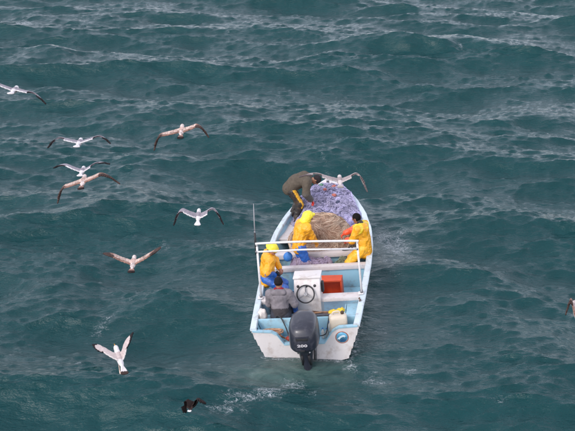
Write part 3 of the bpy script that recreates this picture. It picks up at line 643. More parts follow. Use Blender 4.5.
for nm_, mm, cnt in fams:                               # strands wander over the pile along a shared smooth flow
    d = g.normal(size=(cnt, 3)) * np.array([1, 1, .8]); d[:, 2] = np.abs(d[:, 2]) * .9 - .15; d /= np.linalg.norm(d, axis=1)[:, None]
    wv = g.normal(size=cnt) * .35; off = g.uniform(0, .020, cnt); L_ = g.integers(10, 30, cnt); T_ = [d.copy()]
    for k_ in range(30):
        v = np.stack([d[:, 0] * .45 + .5 * wv, d[:, 1] * .45 - .25, np.full(cnt, -.5)], 1) + 1.5 * np.stack([trig_noise(d, 3.2, q, 2) for q in (91, 92, 93)], 1) + g.normal(size=(cnt, 3)) * .22
        v -= d * (v * d).sum(1)[:, None]; v /= np.linalg.norm(v, axis=1)[:, None] + 1e-6; d = d + v * .045; d /= np.linalg.norm(d, axis=1)[:, None]; T_.append(d.copy())
    T_ = np.array(T_); paths = []
    for q in range(cnt):
        P = T_[:L_[q], q]; low = np.where(P[:, 2] < -.35)[0]; P = P[:low[0]] if len(low) else P
        if len(P) > 4: paths.append(dome_p(P, off[q] + .012 * np.sin(np.linspace(0, 3.14, len(P)))))
    link(nm_, many_tubes(nm_, paths, .0033), mm, brown, kind='stuff')
# lilac monofilament net spread over the foredeck
def lz(X_, Y_): return .99 + .10 * (Y_ - 4.4) + .13 * np.exp(-((X_ + .0) / .5) ** 2 - ((Y_ - 5.25) / .5) ** 2) + .08 * np.exp(-((X_ - .35) / .25) ** 2 - ((Y_ - 5.0) / .3) ** 2) - .25 * np.clip((np.abs(X_) - .55) / .35, 0, 1) ** 2 - .30 * np.clip((-.42 - X_) / .3, 0, 1) * np.clip((5.3 - Y_) / .6, 0, 1)
lil_c = (0.0, 5.22)
def lilac_heap():
    me, sf, ins = heap('lilac_net', 0.02, 5.22, .92, .98, lz, foredeck_z, 140, 31, .055, 7, .16, ex=2.2)
    co = np.empty(len(me.vertices) * 3, np.float32); me.vertices.foreach_get('co', co); co = co.reshape(-1, 3)
    lim = np.array([max(beam(y) - .10, .03) for y in co[:, 1]]); sc = np.minimum(1, lim / np.array([max(.92 * (1 - abs((y - 5.22) / .98) ** 2.2) ** (1 / 2.2), .03) if abs(y - 5.22) < .98 else .03 for y in co[:, 1]]))
    co[:, 0] = np.clip(co[:, 0], -lim, lim); me.vertices.foreach_set('co', co.ravel()); me.update(); return me, sf, ins
me, sf, ins = lilac_heap()
lilac = link('fishing_net', me, M_lilac, None, 'spread heap of lilac monofilament net covering the foredeck', 'net', M=MB)
for nm_, mm, cnt, rad in (('twine', M_lilac2, 2600, .0027), ('twine', M_lilac3, 1100, .003)):
    paths = []
    for _ in range(cnt):
        x, y = g.uniform(-.9, .9), g.uniform(4.24, 6.15); th = g.uniform(0, 6.28); P = []; off = g.uniform(0, .03); cur = g.normal() * .25
        for k_ in range(g.integers(8, 20)):
            if not ins(x, y) or not in_boat(x, y, .11): break
            P.append((x, y, float(sf(x, y)) + off * math.sin(k_ * .35) ** 2 + .003)); th += cur + g.normal() * .25; x += math.cos(th) * .035; y += math.sin(th) * .035
        if len(P) > 4: paths.append(P)
    link(nm_, many_tubes(nm_, paths, rad), mm, lilac, kind='stuff')
LSURF = sf
# low heaps between the thwarts
me, sf, ins = heap('pink_net', -.17, 2.98, .50, .21, lambda X_, Y_: .60 + .10 * np.exp(-((X_ + .5) / .25) ** 2) + 0 * Y_, lambda X_, Y_: .125 + 0 * X_, 80, 51, .05, 12, .3)
pink = link('fishing_net', me, M_pink, None, 'low pinkish heap of net between the thwarts beside the hooded man', 'net', M=MB)
def web(parent, sf, ins, x0, x1, y0, y1, cnt, mm, rad=.0038, seed=1):
    g = np.random.default_rng(seed); paths = []
    for _ in range(cnt):
        x, y = g.uniform(x0, x1), g.uniform(y0, y1); th = g.uniform(0, 6.28); P = []; off = g.uniform(.004, .03); cur = g.normal() * .3
        for k_ in range(14):
            if not ins(x, y): break
            P.append((x, y, float(sf(x, y)) + off)); th += cur + g.normal() * .2; x += math.cos(th) * .03; y += math.sin(th) * .03
        if len(P) > 4: paths.append(P)
    if paths: link('twine', many_tubes('twine', paths, rad), mm, parent, kind='stuff')
web(pink, sf, ins, -.65, .3, 2.78, 3.18, 300, mat('pink_twine', lin(178, 162, 184), .8, .3, 6), seed=5); PSURF = sf
me, sf, ins = heap('green_net', .60, 2.98, .32, .20, lambda X_, Y_: .57 + 0 * Y_, lambda X_, Y_: .125 + 0 * X_, 70, 61, .05, 12, .3)
grn = link('fishing_net', me, M_green, None, 'low grey green heap of net at the foot of the seated man', 'net', M=MB)
web(grn, sf, ins, .3, .9, 2.8, 3.16, 220, mat('green_twine', lin(130, 136, 112), .8, .3, 6), seed=6)
# floats caught in the lilac net
M_orange = mat('float_orange', lin(172, 96, 84), .5, .12, 20, grime=GRIME, grime_amt=.4)
M_fblue = mat('float_blue', lin(52, 116, 184), .55, .15, 12, .003, 40)
M_fgreen = mat('float_green', lin(84, 128, 104), .5, .12, 20)
M_fwhite = mat('float_white', lin(212, 208, 204), .5, .08, 20, grime=GRIME, grime_amt=.4)
def float_mesh(r, l_): return lathe('net_float', [(r * .22, -l_), (r * .6, -l_), (r * .92, -l_ * .6), (r, 0), (r * .92, l_ * .6), (r * .6, l_), (r * .22, l_), (r * .22, -l_)], 16)
def at_px(u, v, y):                                  # boat-frame point on the plane y = const seen at a photo pixel
    o_, d_ = MBI @ Vector((0, 0, CAM_H)), MBI.to_3x3() @ ray(u, v); return o_ + d_ * ((y - o_.y) / d_.y)
def on_lilac(u, v):
    y = 5.9
    for _ in range(300):
        q = at_px(u, v, y)
        if q.z > float(LSURF(q.x, q.y)): break
        y -= .005
    q = at_px(u, v, y); return Vector((q.x, q.y, float(LSURF(q.x, q.y))))
FM = float_mesh(.042, .05)
for u, v, mm, lab, rz in ((325, 190.5, M_orange, 'orange float in the lilac net near the bent man', .3), (334, 196, M_orange, 'faded orange float half sunk in the middle of the lilac net', 1.2), (321, 181.5, M_fgreen, 'green float at the bow end of the lilac net', .8), (333.5, 182.5, M_orange, 'small orange float at the bow end of the lilac net', 2), (339, 183, M_fwhite, 'white float at the bow end of the lilac net', .2), (338, 203, mat('float_slate', lin(52, 58, 84), .5, .1, 20), 'dark slate float tangled in the lilac net', 2.2)):
    q = on_lilac(u, v); me = FM.copy(); me.materials.clear()
    link('net_float', me, mm, None, lab, 'float', 'floats in the lilac net', M=BM(q.x, q.y, q.z + .02, rz) @ Matrix.Rotation(R(80), 4, 'X'))
bf = link('buoy', lathe('buoy', [(.012, .135), (.02, .13), (.03, .105), (.065, .085), (.09, .04), (.097, 0), (.088, -.045), (.055, -.085), (.0, -.097)], 24), M_fblue, None, 'round blue buoy on the pinkish net heap', 'buoy', M=BM(-.62, 2.95, .735, .4) @ Matrix.Rotation(R(25), 4, 'X'))
# red crate with slotted walls
M_red = mat('crate_red', lin(214, 82, 44), .5, .1, 10, grime=lin(110, 50, 40), grime_amt=.4)
crate = empty('crate', 'red plastic crate lying on its side next to the steering console', 'crate', BM(.29, 2.36, .345, R(-3)) @ Matrix.Rotation(R(90), 4, 'X'))
W_, D_, H_ = .245, .20, .30
link('base', boxmesh('base', (-W_, -D_, .004), (W_, D_, .022), .003), M_red, crate)
for nm_, lo, hi in (('wall', (-W_, -D_, .02), (W_, -D_ + .018, H_)), ('wall', (-W_, D_ - .018, .02), (W_, D_, H_)), ('wall', (-W_, -D_ + .018, .02), (-W_ + .018, D_ - .018, H_)), ('wall', (W_ - .018, -D_ + .018, .02), (W_, D_ - .018, H_))): link(nm_, boxmesh('wall', lo, hi, .004), M_red, crate)
for lo, hi in (((-W_ - .014, -D_ - .014, H_ - .03), (W_ + .014, -D_ - .001, H_ + .004)), ((-W_ - .014, D_ + .001, H_ - .03), (W_ + .014, D_ + .014, H_ + .004)), ((-W_ - .014, -D_ - .001, H_ - .03), (-W_ - .001, D_ + .001, H_ + .004)), ((W_ + .001, -D_ - .001, H_ - .03), (W_ + .014, D_ + .001, H_ + .004))): link('rim', boxmesh('rim', lo, hi, .003), M_red, crate)
for k_ in range(5): link('rib', boxmesh('rib', (-W_ + .05 + k_ * .095, -D_ - .010, .03), (-W_ + .065 + k_ * .095, -D_ + .001, H_ - .031), .002), M_red, crate)
# jerry can
M_cream = mat('cream_plastic', lin(205, 192, 172), .5, .08, 6, grime=lin(150, 125, 98), grime_amt=.45)
can = empty('jerry_can', 'cream plastic jerry can in the stern well beside the motor', 'can', BM(.60, .215, .402, R(8)))
def rr(x, y, z_, e=5, n_=28): return [(x * math.copysign(abs(math.cos(t)) ** (2 / e), math.cos(t)), y * math.copysign(abs(math.sin(t)) ** (2 / e), math.sin(t)), z_) for t in np.arange(n_) * 2 * math.pi / n_]
link('tank', loft('tank', [rr(.145, .10, .0), rr(.16, .115, .015), rr(.165, .12, .06), rr(.158, .113, .09), rr(.165, .12, .12), rr(.165, .12, .26), rr(.155, .11, .30), rr(.12, .08, .325), rr(.10, .06, .33)]), M_cream, can)
link('handle', tube('handle', smooth_path([(-.10, 0, .31), (-.08, 0, .375), (.02, 0, .385), (.05, 0, .32)], 6), .016, 8), M_cream, can)
link('cap', lathe('cap', [(0, .38), (.026, .38), (.03, .37), (.03, .325), (0, .325)], 16, Matrix.Translation((.085, 0, 0))), mat('cap_dark', lin(70, 52, 40), .5), can)
# small bottles beside the motor
M_bot = mat('bottle_pale', lin(196, 196, 190), .4, .1, 20)
for x, y, h_, lab in ((.30, .20, .20, 'small pale bottle standing next to the motor in the stern well'), (.37, .24, .17, 'squat pale bottle between two others in the stern well'), (.44, .19, .19, 'pale bottle standing next to the jerry can')):
    b_ = link('bottle', lathe('bottle', [(0, 0), (.028, 0), (.033, .01), (.033, h_ * .6), (.026, h_ * .75), (.012, h_ * .85), (.012, h_)], 16), M_bot, None, lab, 'bottle', 'bottles in the stern well', M=BM(x, y, .262 if x < .42 else .402))
    link('cap', lathe('cap', [(0, h_ + .014), (.014, h_ + .012), (.015, h_ - .005), (.0, h_ - .005)], 12), M_fblue, b_)
# frayed rope and a float on the port step of the stern well
M_rope = mat('rope_tan', lin(178, 140, 112), .9, .35, 25, .004, 200, spec=.2)
def rope_path(c, r_, turns, z0, seed, sx=1., sy=1.):
    g = np.random.default_rng(seed); out = []
    for t in np.linspace(0, turns * 2 * math.pi, int(turns * 16)):
        rr_ = r_ * (1 + .25 * math.sin(t * .37 + seed)) ; out.append((c[0] + sx * rr_ * math.cos(t) + g.normal() * .006, c[1] + sy * rr_ * math.sin(t) + g.normal() * .006, z0 + .012 * (t / 6.28) * .8 + .006 * math.sin(t * 3)))
    return out
link('rope', tube('rope', rope_path((-.62, .20), .10, 4.5, .418, 3, 1.6, .75), .013, 7), M_rope, None, 'frayed tan rope heaped on the port corner of the stern', 'rope', M=MB)
link('rope', tube('rope', smooth_path([(-.93, .28, .425), (-.84, .16, .42), (-.74, .24, .45), (-.66, .12, .47), (-.56, .18, .46), (-.47, .10, .40), (-.40, .16, .31), (-.30, .10, .285)], 6), .016, 7), mat('rope_brown', lin(140, 96, 72), .9, .35, 25, .004, 200), None, 'stiff brown rope trailing from the port corner to the motor', 'rope', M=MB)
link('net_float', FM.copy(), mat('float_red', lin(150, 52, 40), .5, .15, 15), None, 'dark red float lying against the motor bracket', 'float', M=BM(-.34, .14, .315, .5) @ Matrix.Rotation(R(90), 4, 'X'))
# gear in the open bin under the aft thwart
M_rust = mat('rusty_iron', lin(96, 70, 56), .7, .4, 18, .004, 60)
for k_, (x0, y0, x1, y1, r_, mm, lab) in enumerate(((.08, .40, .56, .40, .022, mat('dark_pipe', lin(62, 64, 72), .45, .15, 10), 'dark grey pipe lying along the stern bulkhead'), (.0, .66, .60, .98, .011, M_rust, 'thin rusty rod lying across the open bin'), (.05, .95, .55, .72, .012, M_rust, 'rusty rod crossing another rod in the open bin'), (.0, .86, .62, .90, .015, mat('wood_handle', lin(150, 112, 82), .7, .3, 20), 'wooden handle lying level across the open bin'), (.10, .60, .62, .70, .013, mat('dark_stick', lin(50, 44, 42), .6, .3, 20), 'blackened stick lying across the open bin'))):
    zz = .45 if k_ else .629
    link('pipe' if k_ == 0 else 'rod', tube('rod', smooth_path([(x0, y0, zz), ((x0 + x1) / 2, (y0 + y1) / 2 + .01, zz + .004), (x1, y1, zz)], 5), r_, 10), mm, None, lab, 'pipe' if k_ == 0 else 'rod', M=MB)
def lump(name, c, rad, seed, amp, freq, h, col, k=.02, extra=()):
    lo, hi = np.array(c) - np.array(rad) * 1.5 - .05, np.array(c) + np.array(rad) * 1.5 + .05
    f = Field(lo, hi, h); f.ell(c, np.eye(3), rad, col)
    for c2, r2 in extra: f.ell(c2, np.eye(3), r2, col, .04)
    f.wrinkle(amp, freq, seed); return f.mesh(name)
me, sf, ins = heap('dark_line', .36, .66, .28, .20, lambda X_, Y_: .40 + 0 * Y_, lambda X_, Y_: .125 + 0 * X_, 60, 81, .05, 14, .3)
dl_ = link('fishing_line', me, net_material('dark_line', [lin(40, 36, 36), lin(78, 68, 62), lin(120, 104, 92)], 16), None, 'dark tangle of old line filling the open bin', 'line', M=MB)
web(dl_, sf, ins, .1, .62, .48, .84, 160, M_rope, .005, 12)
me, sf, ins = heap('grey_net', -.62, 1.50, .26, .20, lambda X_, Y_: .34 + 0 * Y_, lambda X_, Y_: .125 + 0 * X_, 60, 91, .05, 14, .3)
gn_ = link('fishing_net', me, net_material('grey_net', [lin(70, 66, 66), lin(120, 112, 110), lin(160, 150, 146)], 14), None, 'small grey heap of net on the floor in front of the helmsman', 'net', M=MB)
web(gn_, sf, ins, -.85, -.4, 1.33, 1.68, 200, mat('grey_twine', lin(160, 148, 142), .8, .3, 6), .004, 13)
link('oilskin_cloth', lump('oilskin_cloth', (0, 0, .05), (.13, .09, .05), 3, .02, 22, .009, lin(226, 190, 40), extra=(((.1, .04, .06), (.07, .06, .05)),)), M_oil, None, 'crumpled yellow oilskin in the open bin', 'cloth', M=BM(.50, .74, .46))
link('sack', lump('sack', (0, 0, .12), (.09, .12, .13), 8, .016, 18, .009, lin(206, 198, 190), extra=(((.0, .03, .23), (.05, .05, .05)),)), M_cloth, None, 'crumpled white sack beside the helmsman', 'sack', M=BM(-.86, .62, .42))
link('rag', lump('rag', (0, 0, .02), (.13, .07, .025), 18, .018, 26, .008, lin(196, 188, 182)), M_cloth, None, 'pale rag on the helm seat behind the helmsman', 'rag', M=BM(-.66, .50, .42))
bk = empty('bucket', 'grey plastic bucket on the floor between console and port gunwale', 'bucket', BM(-.48, 1.66, .125, .3))
link('shell', lathe('shell', [(0, .012), (.10, .012), (.105, 0), (.115, .02), (.145, .27), (.155, .275), (.155, .29), (.140, .29), (.11, .03), (0, .025)], 28), mat('bucket_grey', lin(120, 124, 128), .5, .1, 8, grime=GRIME, grime_amt=.5), bk)
link('handle', tube('handle', [(.15 * math.cos(t), .02 + .13 * math.sin(t), .285 + .03 * math.sin(t)) for t in np.linspace(0, math.pi, 16)], .004, 6), M_metal, bk)
link('rope', tube('rope', rope_path((-.62, 2.28), .15, 6, .15, 13), .013, 7), mat('rope_blue', lin(70, 110, 150), .9, .3, 25, .004, 200), None, 'faded blue rope coiled on the floor beside the port gunwale', 'rope', M=MB)
bt = empty('battery', 'black battery box in the bin behind the console', 'battery', BM(.16, .93, .125, .1)); link('case', boxmesh('case', (-.13, -.09, 0), (.13, .09, .24), .012), M_black, bt)
link('lid', boxmesh('lid', (-.14, -.1, .242), (.14, .1, .275), .01), mat('battery_lid', lin(60, 60, 64), .5), bt)
link('strap', tube('strap', smooth_path([(.48, 3.30, .676), (.56, 3.26, .69), (.63, 3.31, .68), (.70, 3.26, .70), (.66, 3.36, .72), (.60, 3.33, .69), (.66, 3.29, .675)], 6), .012, 6), M_black, None, 'black strap left on the white thwart by the seated man', 'strap', M=MB)
for x, y, s_ in ((.93, 1.02, 1), ):
    link('hook', tube('hook', smooth_path([(.955, 1.02, .655), (.945, .96, .668), (.975, .92, .66), (.955, .88, .655)], 6), .012, 6), M_rust, None, 'small rusty hook lying on the starboard gunwale', 'hook', M=MB)

# ------------------------------------------------------------------ people: one continuous body each, clothes as separate garments over it
def vec(*a): return np.array(a, float)
def unit(v): v = np.asarray(v, float); return v / (np.linalg.norm(v) + 1e-9)
def ik(a, b, l1, l2, pole):
    a, b = np.array(a, float), np.array(b, float); d = b - a; L = np.linalg.norm(d)
    if L > .985 * (l1 + l2): b = a + d / L * .985 * (l1 + l2); d = b - a; L = np.linalg.norm(d)
    u = d / L; x = (l1 * l1 - l2 * l2 + L * L) / (2 * L); h = math.sqrt(max(l1 * l1 - x * x, 0)); pv = np.array(pole, float); pv = unit(pv - u * (pv @ u))
    return a + u * x + pv * h, b
SKIN = lin(150, 104, 80); DARKSKIN = lin(120, 78, 58)
def hand_prims(f, w_, d, nrm, side, col, curl=.9, s=1.):
    d, nrm = unit(d), np.asarray(nrm, float); nrm = unit(nrm - d * (nrm @ d)); sd = np.cross(d, nrm) * side
    kn = w_ + d * .085 * s
    f.cone(w_, w_ + d * .03, .027 * s, .027 * s, col, .02); f.cone(w_ + d * .03, kn, .03 * s, .034 * s, col, .02, flat=(nrm, 1.7))
    for q, (o_, ln) in enumerate(((-.030, .072), (-.010, .082), (.010, .078), (.029, .060))):
        b0 = kn + sd * o_ * s; b1 = b0 + (d * math.cos(curl * .6) + nrm * math.sin(curl * .6)) * ln * .5 * s; b2 = b1 + (d * math.cos(curl * 1.5) + nrm * math.sin(curl * 1.5)) * ln * .55 * s
        f.cone(b0, b1, .0105 * s, .0095 * s, col, .006); f.cone(b1, b2, .0095 * s, .008 * s, col, .006)
    t0 = w_ + d * .03 * s - sd * .025 * s; t1 = t0 + (d * .6 - sd * .6 + nrm * .35) * .045 * s; t2 = t1 + (d * .8 + nrm * .55) * .035 * s
    f.cone(t0, t1, .014 * s, .012 * s, col, .01); f.cone(t1, t2, .012 * s, .009 * s, col, .006)
def make_person(label, pelvis, spine, right, hands, elbow_pole, feet, knee_pole, face, headup, fit, bend=0., hand_n=None, toes=None, seed=0, knees=None, chest_bend=None):
    S_ = .93; pelvis = np.array(pelvis) / S_; hands = [np.array(h_) / S_ for h_ in hands]; feet = [np.array(h_) / S_ for h_ in feet]
    P = np.array(pelvis, float); sp = unit(spine); r = unit(np.asarray(right, float) - sp * (np.asarray(right, float) @ sp)); fw = np.cross(sp, -r) * 1.0
    fw = np.cross(r, sp) * -1.0 if np.dot(np.cross(sp, r), face) < 0 else np.cross(sp, r)
    fw = unit(fw)
    sp2 = unit(sp + fw * bend)                         # the upper back curls forward
    waist = P + sp * .16; chest = waist + unit(sp + sp2) * .20; neck = chest + sp2 * .17; face = unit(face); hu = np.asarray(headup, float); hu = unit(hu - face * (hu @ face)); hr = np.cross(face, hu)
    head = neck + sp2 * .05 + hu * .10 + face * .03
    sh = [chest + sp2 * .105 - r * .185, chest + sp2 * .105 + r * .185]; hip = [P - r * .095 - sp * .02, P + r * .095 - sp * .02]
    arms, legs = [], []
    for q in (0, 1):
        e, w_ = ik(sh[q], hands[q], .29, .26, elbow_pole[q]); arms.append((sh[q], e, w_))
        kx, an = ik(hip[q], feet[q], .43, .42, knee_pole[q]); legs.append((hip[q], kx, an))
    toes = toes or [fw, fw]; toes = [unit(vec(t[0], t[1], 0)) for t in toes]
    allp = np.array([P, chest, neck, head, head + hu * .2, head - hu * .1] + [p_ for a in arms + legs for p_ in a] + [a[2] + toes[q] * .25 for q, a in enumerate(legs)] + [np.array(h_) for h_ in hands])
    base = np.array([(legs[0][2][0] + legs[1][2][0]) / 2, (legs[0][2][1] + legs[1][2][1]) / 2, min(legs[0][2][2], legs[1][2][2]) - .09])
    sh_ = lambda x: np.asarray(x, float) - base
    P, waist, chest, neck, head = map(sh_, (P, waist, chest, neck, head)); arms = [tuple(map(sh_, a)) for a in arms]; legs = [tuple(map(sh_, a)) for a in legs]; sh = [a[0] for a in arms]; hip = [a[0] for a in legs]
    lo, hi = allp.min(0) - base - .20, allp.max(0) - base + .20
    skin = fit.get('skin', SKIN)
    # --- body
    f = Field(lo, hi, .0085)
    f.cone(P, waist, .12, .115, skin, .05, (fw, 1.25)); f.cone(waist, chest, .115, .135, skin, .05, (fw, 1.3)); f.cone(chest, neck, .12, .05, skin, .04); f.cone(neck, head - hu * .03, .056, .058, skin, .03)
    f.cone(sh[0], sh[1], .065, .065, skin, .05)
    for q in (0, 1):
        a, e, w_ = arms[q]; f.cone(a, e, .05, .040, skin, .02); f.cone(e, w_, .041, .028, skin, .02)
        h_, kn, an = legs[q]; f.cone(h_, kn, .082, .056, skin, .03); f.cone(kn, an, .056, .04, skin, .02); f.cone(an, an + toes[q] * .15 - vec(0, 0, .05), .045, .03, skin, .02)
        hn = (hand_n or [vec(0, 0, -1), vec(0, 0, -1)])[q]
        hand_prims(f, w_, unit(w_ - e) * .8 + unit(hn) * .25, hn, (-1, 1)[q], fit.get('glove', [None, None])[q] or skin)
    f.ell(head, (hr, face, hu), (.074, .092, .098), skin, .02); f.ell(head - hu * .065 + face * .022, (hr, face, hu), (.055, .065, .055), skin, .03)
    f.cone(head + face * .088 + hu * .012, head + face * .108 - hu * .022, .010, .016, skin, .012); f.ell(head + face * .07 + hu * .03, (hr, face, hu), (.05, .022, .012), skin, .015)
    f.ell(head + face * .078 - hu * .085, (hr, face, hu), (.026, .02, .018), skin, .015)
    for s_ in (-1, 1): f.ell(head + hr * s_ * .076 - face * .005 - hu * .01, (hr, face, hu), (.012, .022, .032), skin, .008)
    eyes = [head + face * .083 + hu * .008 + hr * s_ * .031 for s_ in (-1, 1)]; mouth = head + face * .084 - hu * .055; brows = [head + face * .085 + hu * .030 + hr * s_ * .032 for s_ in (-1, 1)]
    def face_cols(V, c):
        for p_, rad, cc in [(eyes[0], .012, (.02, .015, .012)), (eyes[1], .012, (.02, .015, .012)), (mouth, .020, (.22, .07, .06)), (brows[0], .015, (.03, .02, .015)), (brows[1], .015, (.03, .02, .015))]:
            d_ = np.abs((V - p_) @ hu) * 2.0 + np.hypot((V - p_) @ hr, (V - p_) @ face) * .8; c[d_ < rad, :3] = cc
        return c
    pm = link('person', f.mesh('person', face_cols), M_skin, None, label, 'person', M=MB @ Matrix.Scale(S_, 4) @ Matrix.Translation(tuple(base)))
    # --- trousers (bib overalls reach up under the jacket)
    tcol = fit['trousers']; pts = np.array([P, waist, chest] + [p_ for a in legs for p_ in a]); f = Field(pts.min(0) - .2, pts.max(0) + .2, .011)
    f.cone(P - sp * .03, waist + sp * .0, .158, .125, tcol, .05, (fw, 1.18))
    for q in (0, 1):
        h_, kn, an = legs[q]; f.cone(h_, kn, .118, .088, tcol, .05); f.cone(kn, an + vec(0, 0, .02), .088, .080, tcol, .03)
        if fit.get('stripe'): f.cone(h_ + fit['stripe_side'] * .045, kn + fit['stripe_side'] * .045, .085, .058, fit['stripe'], .008) if q == fit.get('stripe_leg', 1) else None
        if fit.get('stripe') and q == fit.get('stripe_leg', 1): f.cone(kn + fit['stripe_side'] * .045, an + vec(0, 0, .12) + fit['stripe_side'] * .03, .058, .054, fit['stripe'], .008)
    f.wrinkle(.017, 15, seed + 5, 3, True); link('trousers', f.mesh('trousers'), fit.get('tmat', M_oil), pm)
    # --- boots
    for q in (0, 1):
        h_, kn, an = legs[q]; f = Field(np.minimum(an, kn) - .3, np.maximum(an, kn) + .3, .010); b_ = fit.get('boots', (.02, .02, .022, 1))
        f.cone(an + unit(kn - an) * .10, an - vec(0, 0, .03), .062, .055, b_, .03); f.cone(an - vec(0, 0, .045) - toes[q] * .04, an + toes[q] * .15 - vec(0, 0, .052), .042, .040, b_, .03, (vec(0, 0, 1), 1.1))
        link('boot', f.mesh('boot'), M_attr, pm)
    # --- jacket
    jc = fit['jacket']; pts = np.array([P - sp * .1, chest, neck] + [p_ for a in arms for p_ in a]); f = Field(pts.min(0) - .22, pts.max(0) + .22, .010); bk_ = fit.get('bulk', 1.0); up_c = fit.get('shoulder_col', jc); low_c = fit.get('hem_col', jc)
    f.cone(P - sp * fit.get('hem', .10), waist, .180 * bk_, .172 * bk_, low_c, .05, (fw, 1.2)); f.cone(waist, chest, .172 * bk_, .185 * bk_, jc, .06, (fw, 1.22)); f.cone(chest + sp2 * .08, neck - sp2 * .03, .15, .085, up_c, .06)
    f.cone(sh[0] * .9 + chest * .1, sh[1] * .9 + chest * .1, .100, .100, up_c, .06)
    sc = fit.get('sleeve', [jc, jc]); fc = fit.get('cuff', sc)
    for q in (0, 1):
        a, e, w_ = arms[q]; f.cone(a, e, .092 * bk_, .074 * bk_, sc[q], .05); f.cone(e, w_ - unit(w_ - e) * .035, .074 * bk_, .056 * bk_, fc[q], .03)
        # a rumpled cuff
        f.cone(w_ - unit(w_ - e) * .06, w_ - unit(w_ - e) * .02, .056, .058, fc[q], .01)
    if fit.get('collar'): f.cone(neck - sp2 * .02 - face * .01, neck + sp2 * .055, .088, .078, fit['collar'], .015)
    # crease bands at elbows and waist read as folded cloth
    f.wrinkle(.012 if fit.get('jmat') else .021, 13, seed, 3, True); f.cone(neck + sp2 * .03 + face * .04, neck + sp2 * .18 + face * .06, .052, .07, jc, .01, cut=True)
    link('jacket', f.mesh('jacket'), fit.get('jmat', M_oil), pm)
    # --- headgear
    f = Field(head - .32, head + .32, .0085); hd = fit['head']; hc = fit['head_col']
    if hd == 'hood':
        f.ell(head + hu * .015 - face * .022, (hr, face, hu), (.108, .125, .132), hc, .02); f.cone(head - hu * .08 - face * .03, neck + sp2 * .02 - face * .02, .105, .115, hc, .05)
        f.cone(head + face * .09 + hu * .085, head + face * .11 + hu * .06, .035, .02, hc, .04)
        f.ell(head + face * .10 - hu * .022, (hr, face, hu), (.070, .10, .090), hc, cut=True); f.ell(head, (hr, face, hu), (.088, .10, .108), hc, cut=True); f.wrinkle(.006, 24, seed + 9)
    elif hd == 'hat':                                   # sou'wester: dome and sloping brim
        f.ell(head + hu * .035 - face * .006, (hr, face, hu), (.100, .116, .100), hc, .02); f.ell(head + hu * .02 - face * .02, (hr, face, hu), (.135, .155, .022), hc, .03)
        f.ell(head - hu * .03, (hr, face, hu), (.083, .099, .085), hc, cut=True); f.wrinkle(.005, 22, seed + 9)
    elif hd == 'beanie':
        f.ell(head + hu * .022 - face * .004, (hr, face, hu), (.086, .104, .100), hc, .02); f.ell(head + hu * .012 - face * .01, (hr, face, hu), (.091, .108, .030), hc, .01); f.ell(head - hu * .09 + face * .05, (hr, face, hu), (.075, .085, .09), hc, cut=True); f.wrinkle(.002, 60, seed)
    elif hd == 'hair':
        f.ell(head + hu * .014 - face * .012, (hr, face, hu), (.083, .098, .102), hc, .02); f.ell(head - hu * .05 + face * .07, (hr, face, hu), (.080, .075, .10), hc, cut=True); f.wrinkle(.004, 70, seed)
    link({'hood': 'hood', 'hat': 'hat', 'beanie': 'beanie', 'hair': 'hair'}[hd], f.mesh('headgear'), M_oil if hd in ('hood', 'hat') else M_cloth, pm)
    if fit.get('neckhood'):                             # hood lying folded on the back
        f = Field(neck - .3, neck + .3, .010); c0 = neck - fw * .10 - sp2 * .02
        f.cone(c0 - r * .07 + sp2 * .01, c0 + r * .07 + sp2 * .01, .062, .062, fit['neckhood'], .05, (fw, 1.2)); f.cone(c0, c0 - sp2 * .11 - fw * .005, .075, .045, fit['neckhood'], .05, (fw, 1.5)); f.cone(c0 - r * .10, neck + fw * .03 - r * .09, .05, .035, fit['neckhood'], .03); f.cone(c0 + r * .10, neck + fw * .03 + r * .09, .05, .035, fit['neckhood'], .03)
        f.wrinkle(.008, 24, seed + 3); link('folded_hood', f.mesh('folded_hood'), fit.get('jmat', M_oil), pm)
    if fit.get('scarf'):
        f = Field(neck - .3, neck + .3, .009); f.cone(neck - r * .05 - fw * .05 + sp2 * .02, neck + r * .05 - fw * .05 + sp2 * .02, .046, .046, fit['scarf'], .03); f.cone(neck - r * .06 + sp2 * .02, neck + fw * .06 + sp2 * .01, .045, .04, fit['scarf'], .03); f.cone(neck + r * .06 + sp2 * .02, neck + fw * .06 + sp2 * .01, .045, .04, fit['scarf'], .03)
        f.wrinkle(.006, 40, seed + 4); link('scarf', f.mesh('scarf'), M_cloth, pm)
    return pm, base, arms
YEL = lin(234, 164, 30); LIME = lin(238, 220, 58); TROU_BLUE = lin(38, 96, 176); CHAR = lin(58, 54, 52)
# helmsman, back to the camera
make_person('person in grey hoodie and black beanie sitting at the helm', (-.52, .66, .54), (.02, .06, 1), (1, 0, 0), [(-.70, .97, .56), (-.28, .92, .56)], [(-.6, -.6, -.5), (.6, -.6, -.5)], [(-.66, 1.02, .21), (-.40, 1.04, .21)], [(0, .4, 1), (0, .4, 1)], (.05, 1, -.15), (0, .1, 1),
            dict(jacket=lin(124, 118, 121), hem_col=lin(70, 66, 68), trousers=lin(60, 62, 70), head='beanie', head_col=lin(28, 26, 28), jmat=M_cloth, tmat=M_cloth, neckhood=lin(120, 114, 117), scarf=lin(140, 40, 50), glove=[None, TROU_BLUE], cuff=[lin(120, 114, 116), lin(60, 90, 150)], hem=.05, bulk=.93), bend=.12, seed=1, toes=[(0, 1), (0, 1)])
